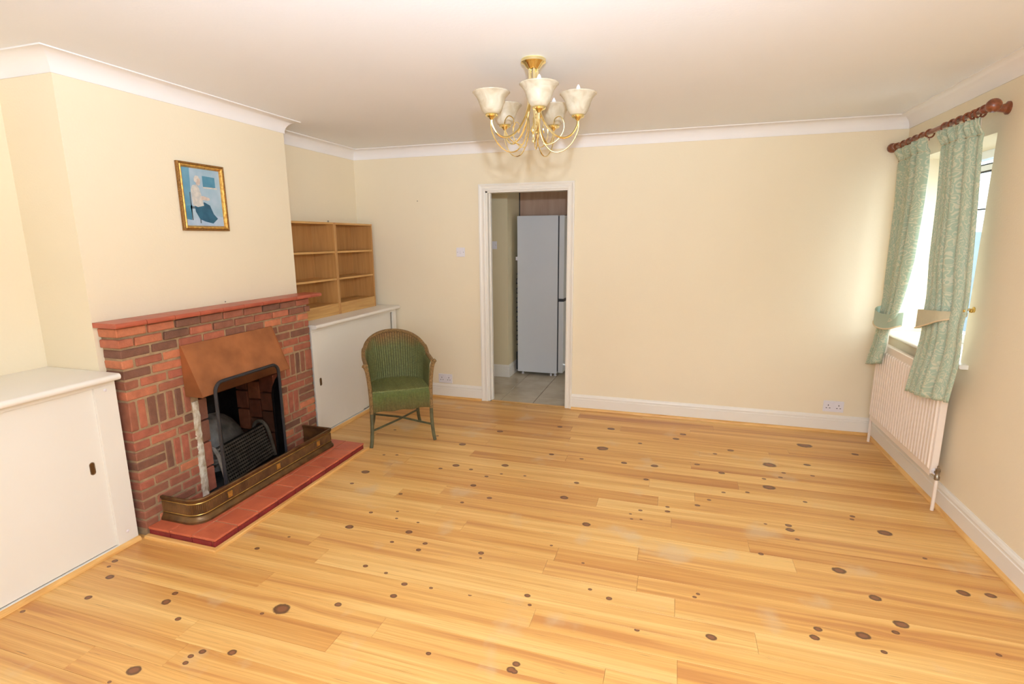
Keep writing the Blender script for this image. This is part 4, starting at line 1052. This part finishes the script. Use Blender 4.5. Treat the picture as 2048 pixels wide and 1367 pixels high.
hk = thing('tieback_hook', 'brass double-ball tieback hook on the wall beside the near curtain', 'hook', (-0.02, -1.245, 1.178))
bm = bmesh.new(); lathe(bm, [(0.016, 0), (0.016, -0.004), (0.006, -0.007), (0.006, -0.03)], (0, -1.245, 1.178), 14, 'x'); obj('backplate', bm, M['gold'], hk, smooth=True)
bm = bmesh.new(); tube(bm, spline([(-0.028, -1.245, 1.178), (-0.06, -1.305, 1.168), (-0.095, -1.370, 1.168), (-0.104, -1.395, 1.180)], 5), 0.0035, 8); obj('hook_arm', bm, M['gold'], hk, smooth=True)
for p in ((-0.106, -1.398, 1.188), (-0.055, -1.343, 1.182)):
    bm = bmesh.new(); bmesh.ops.create_uvsphere(bm, u_segments=14, v_segments=8, radius=0.010, matrix=Matrix.Translation(p)); obj('ball', bm, M['gold'], hk, smooth=True)
bm = bmesh.new(); tube(bm, [(-0.055, -1.343, 1.182), (-0.026, -1.245, 1.178)], 0.0035, 6); obj('ball_stem', bm, M['gold'], hk)

# ------------------------------------------------------------------ chandelier
chx, chy = -2.272, -2.035
ch = thing('chandelier', 'brass five-arm chandelier with frosted tulip shades hanging from the ceiling', 'chandelier', (chx, chy, H))
c0 = Vector((chx, chy, 0))
bm = bmesh.new(); lathe(bm, [(0.058, H-0.0005), (0.061, H-0.004), (0.061, H-0.016), (0.056, H-0.020), (0.048, H-0.024), (0.030, H-0.044), (0.026, H-0.046), (0.001, H-0.047)], (chx, chy, 0), 40)
obj('ceiling_rose', bm, M['brass'], ch, smooth=True)
RA, ZH, PH = 0.220, 2.146, -1.191
AN = [PH+R(72*k) for k in range(5)]
for k, a in enumerate(AN):
    dv = Vector((math.cos(a), math.sin(a), 0)); P = lambda r, z: c0+dv*r+Vector((0, 0, z))
    lab = None
    arm = bmesh.new()
    tube(arm, spline([P(0.021, H-0.044), P(0.021, 2.32), P(0.024, 2.24), P(0.042, 2.165), P(0.085, 2.095), P(0.140, 2.060), P(0.185, 2.068), P(RA-0.006, 2.105), P(RA, ZH-0.008)], 6), 0.0052, 8)
    arm = obj('arm', arm, M['brass'], ch, smooth=True)
    bm = bmesh.new()
    tube(bm, spline([P(RA+0.004, ZH-0.006), P(RA+0.002, 2.09), P(0.195, 2.035), P(0.150, 1.998), P(0.100, 1.995), P(0.060, 2.03), P(0.036, 2.085), P(0.032, 2.135), P(0.036, 2.165)], 6), 0.0032, 6)
    obj('scroll', bm, M['brass'], arm, smooth=True)
    bm = bmesh.new()
    tv = Vector((-dv.y, dv.x, 0))
    tube(bm, spline([P(0.05, 2.035)+tv*0.0, P(0.075, 2.03), P(0.115, 2.045), P(0.148, 2.085), P(0.152, 2.13), P(0.132, 2.158), P(0.108, 2.148), P(0.104, 2.122), P(0.112, 2.105)], 6), 0.0028, 6)
    obj('curl', bm, M['brass'], arm, smooth=True)
    hc = P(RA, ZH)
    bm = bmesh.new(); lathe(bm, [(0.005, -0.014), (0.010, -0.008), (0.016, -0.002), (0.028, 0.002), (0.031, 0.008), (0.028, 0.014), (0.020, 0.016), (0.002, 0.016)], hc, 24); obj('holder', bm, M['brass'], arm, smooth=True)
    bm = bmesh.new()
    pf = [(0.024, 0.013), (0.036, 0.017), (0.048, 0.034), (0.055, 0.054), (0.061, 0.073), (0.070, 0.090), (0.084, 0.106), (0.089, 0.110)]
    lathe(bm, pf, hc, 36, caps=False); obj('shade', bm, M['frost'], ch, smooth=True, solid=0.003, sharp=80)
    if k in (0, 1, 2):
        bm = bmesh.new(); lathe(bm, [(0.012, 0.014), (0.012, 0.04), (0.017, 0.055), (0.0185, 0.095), (0.0155, 0.118), (0.0085, 0.140), (0.003, 0.150), (0.0005, 0.151)], hc, 16); obj('bulb', bm, M['bulb'], ch, smooth=True)
bm = bmesh.new(); lathe(bm, [(0.001, 2.162), (0.003, 2.155), (0.003, 2.125), (0.012, 2.11), (0.014, 2.098), (0.008, 2.088), (0.004, 2.08), (0.004, 2.06), (0.008, 2.052), (0.006, 2.044), (0.001, 2.042)], (chx, chy, 0), 18); obj('finial', bm, M['brass'], ch, smooth=True)
bm = bmesh.new(); lathe(bm, [(0.020, 2.245), (0.027, 2.243), (0.027, 2.233), (0.020, 2.231)], (chx, chy, 0), 20); obj('collar', bm, M['brass'], ch, smooth=True)

# ------------------------------------------------------------------ wicker chair (local axes: -y is the front)
wc = thing('wicker_armchair', 'green and gold woven fibre tub chair on splayed wooden legs', 'chair', (-3.676, -1.047, 0), R(36.5))
FW, FD, BW, BD = 0.236, -0.225, 0.205, 0.225
def plan(t, w, yfront, dep, flare):
    s = abs(t); sg = 1 if t >= 0 else -1
    if s > 0.62:
        q = (s-0.62)/0.38
        return Vector((sg*(w+flare*q*q), 0.0+(yfront-0.0)*q, 0))
    a = s/0.62*PI/2
    return Vector((sg*w*math.sin(a), dep*math.cos(a), 0))
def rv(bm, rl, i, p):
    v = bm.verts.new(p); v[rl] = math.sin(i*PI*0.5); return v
def rimz(t):
    s = abs(t)
    if s <= 0.62:
        c_ = math.cos(s/0.62*PI/2); return 0.655+0.160*(c_**0.75 if c_ > 0 else 0)
    q = (s-0.62)/0.38; return 0.655-0.012*q
NU, NV = 220, 14
bm = bmesh.new(); rl = bm.verts.layers.float.new('ridge'); g = []
for j in range(NV+1):
    v = j/NV; rw = []
    for i in range(NU+1):
        t = -1+2*i/NU
        a = plan(t, 0.215, FD+0.02, 0.205, 0.005); b_ = plan(t, 0.240, FD, 0.282, 0.002)
        zt = rimz(t); h = (zt-0.40); hv = v
        f = (h*hv)/0.42
        p = a+(b_-a)*min(1.0, f**1.2*1.0 if f > 0 else 0)
        nrm = Vector((p.x, p.y+0.0, 0)).normalized()
        p = p + nrm*(0.0030*math.sin(i*PI*0.5*1.0)) + nrm*(0.012*max(0, v-0.9)*10*(1 if abs(t) > 0.5 else 0.3))
        rw.append(rv(bm, rl, i, (p.x, p.y, 0.40+h*hv)))
    g.append(rw)
for a, b_ in zip(g, g[1:]):
    for i in range(NU): bm.faces.new((a[i], a[i+1], b_[i+1], b_[i]))
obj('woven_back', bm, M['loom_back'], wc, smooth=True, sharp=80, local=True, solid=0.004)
# rolled rim following the top, ending in outward-curled arms
pts = []
for i in range(61):
    t = -1+2*i/60; p = plan(t, 0.240, FD, 0.282, 0.002); nrm = Vector((p.x, p.y, 0)).normalized()
    out = 0.012 if abs(t) > 0.5 else 0.004
    pts.append(p+nrm*out+Vector((0, 0, rimz(t)+0.004)))
bm = bmesh.new(); tube(bm, pts, 0.0125, 10, squash=1.25); obj('rolled_rim', bm, M['braid'], wc, smooth=True, local=True)
for s in (-1, 1):
    bm = bmesh.new()
    q = [(s*0.274, FD-0.004, 0.650), (s*0.260, FD-0.010, 0.640), (s*0.246, FD-0.008, 0.600), (s*0.236, FD-0.002, 0.52), (s*0.230, FD+0.002, 0.43), (s*0.228, FD+0.002, 0.34), (s*0.229, FD+0.001, 0.265)]
    tube(bm, spline(q, 6), [0.011]+[0.0155]*35+[0.0145], 10); obj('arm_post', bm, M['braid'], wc, smooth=True, local=True, label='arm front wrapped in gold brown braid')
    bm = bmesh.new(); tube(bm, spline([(s*0.229, FD+0.001, 0.268), (s*0.231, FD, 0.16), (s*0.238, FD-0.006, 0.06), (s*0.247, FD-0.014, 0.0)], 5), 0.0135, 10); obj('leg', bm, M['leg'], wc, smooth=True, local=True)
    bm = bmesh.new(); tube(bm, spline([(s*0.170, 0.165, 0.40), (s*0.176, 0.172, 0.25), (s*0.188, 0.195, 0.09), (s*0.205, 0.228, 0.0)], 5), 0.0135, 10); obj('leg', bm, M['leg'], wc, smooth=True, local=True)
for s in (-1, 1):
    bm = bmesh.new(); tube(bm, [(s*0.233, FD+0.0, 0.128), (0, -0.01, 0.137+s*0.010), (-s*0.184, 0.185, 0.128)], 0.0085, 8); obj('cross_stretcher', bm, M['leg'], wc, smooth=True, local=True)
# seat: ribs run front to back, slight dip, rolled over the front edge
def corr(i): return 0.0032*math.sin(i*PI*0.5)
NS = 152
bm = bmesh.new(); rl = bm.verts.layers.float.new('ridge'); g = []
for j in range(16):
    v = j/15; rw = []
    for i in range(NS+1):
        u = -1+2*i/NS; yb = 0.19*math.sqrt(max(0, 1-(abs(u)**2.6)))*0.98; yf = FD+0.010
        y = yf+(yb-yf)*v; w = 0.222
        z = 0.432-0.016*math.sin(PI*v)*(1-u*u)-0.006*math.exp(-v*12)
        rw.append(rv(bm, rl, i, (u*w, y, z+corr(i))))
    g.append(rw)
for a, b_ in zip(g, g[1:]):
    for i in range(NS): bm.faces.new((a[i], a[i+1], b_[i+1], b_[i]))
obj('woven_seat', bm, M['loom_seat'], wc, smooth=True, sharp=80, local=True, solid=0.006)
bm = bmesh.new(); rl = bm.verts.layers.float.new('ridge'); g = []
for j in range(9):
    v = j/8; rw = []
    for i in range(NS+1):
        u = -1+2*i/NS; zb = 0.278+0.012*math.cos(u*PI*3)*0.3
        z = 0.428+(zb-0.428)*v; rw.append(rv(bm, rl, i, (u*0.222, FD+0.004-0.010*math.sin(min(1, v*3)*PI/2)+corr(i)-0.006*(1-u*u), z)))
    g.append(rw)
for a, b_ in zip(g, g[1:]):
    for i in range(NS): bm.faces.new((a[i], a[i+1], b_[i+1], b_[i]))
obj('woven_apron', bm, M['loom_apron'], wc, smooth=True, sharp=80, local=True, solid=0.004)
for s in (-1, 1):
    bm = bmesh.new(); rl = bm.verts.layers.float.new('ridge'); g = []
    for j in range(7):
        v = j/6; rw = []
        for i in range(101):
            u = i/100; y = FD+0.01+(0.17-FD-0.01)*u; x = s*(0.222-0.05*u**2.5+corr(i))
            rw.append(rv(bm, rl, i, (x, y, 0.43+(0.30-0.43)*v)))
        g.append(rw)
    for a, b_ in zip(g, g[1:]):
        for i in range(100): bm.faces.new((a[i], a[i+1], b_[i+1], b_[i]))
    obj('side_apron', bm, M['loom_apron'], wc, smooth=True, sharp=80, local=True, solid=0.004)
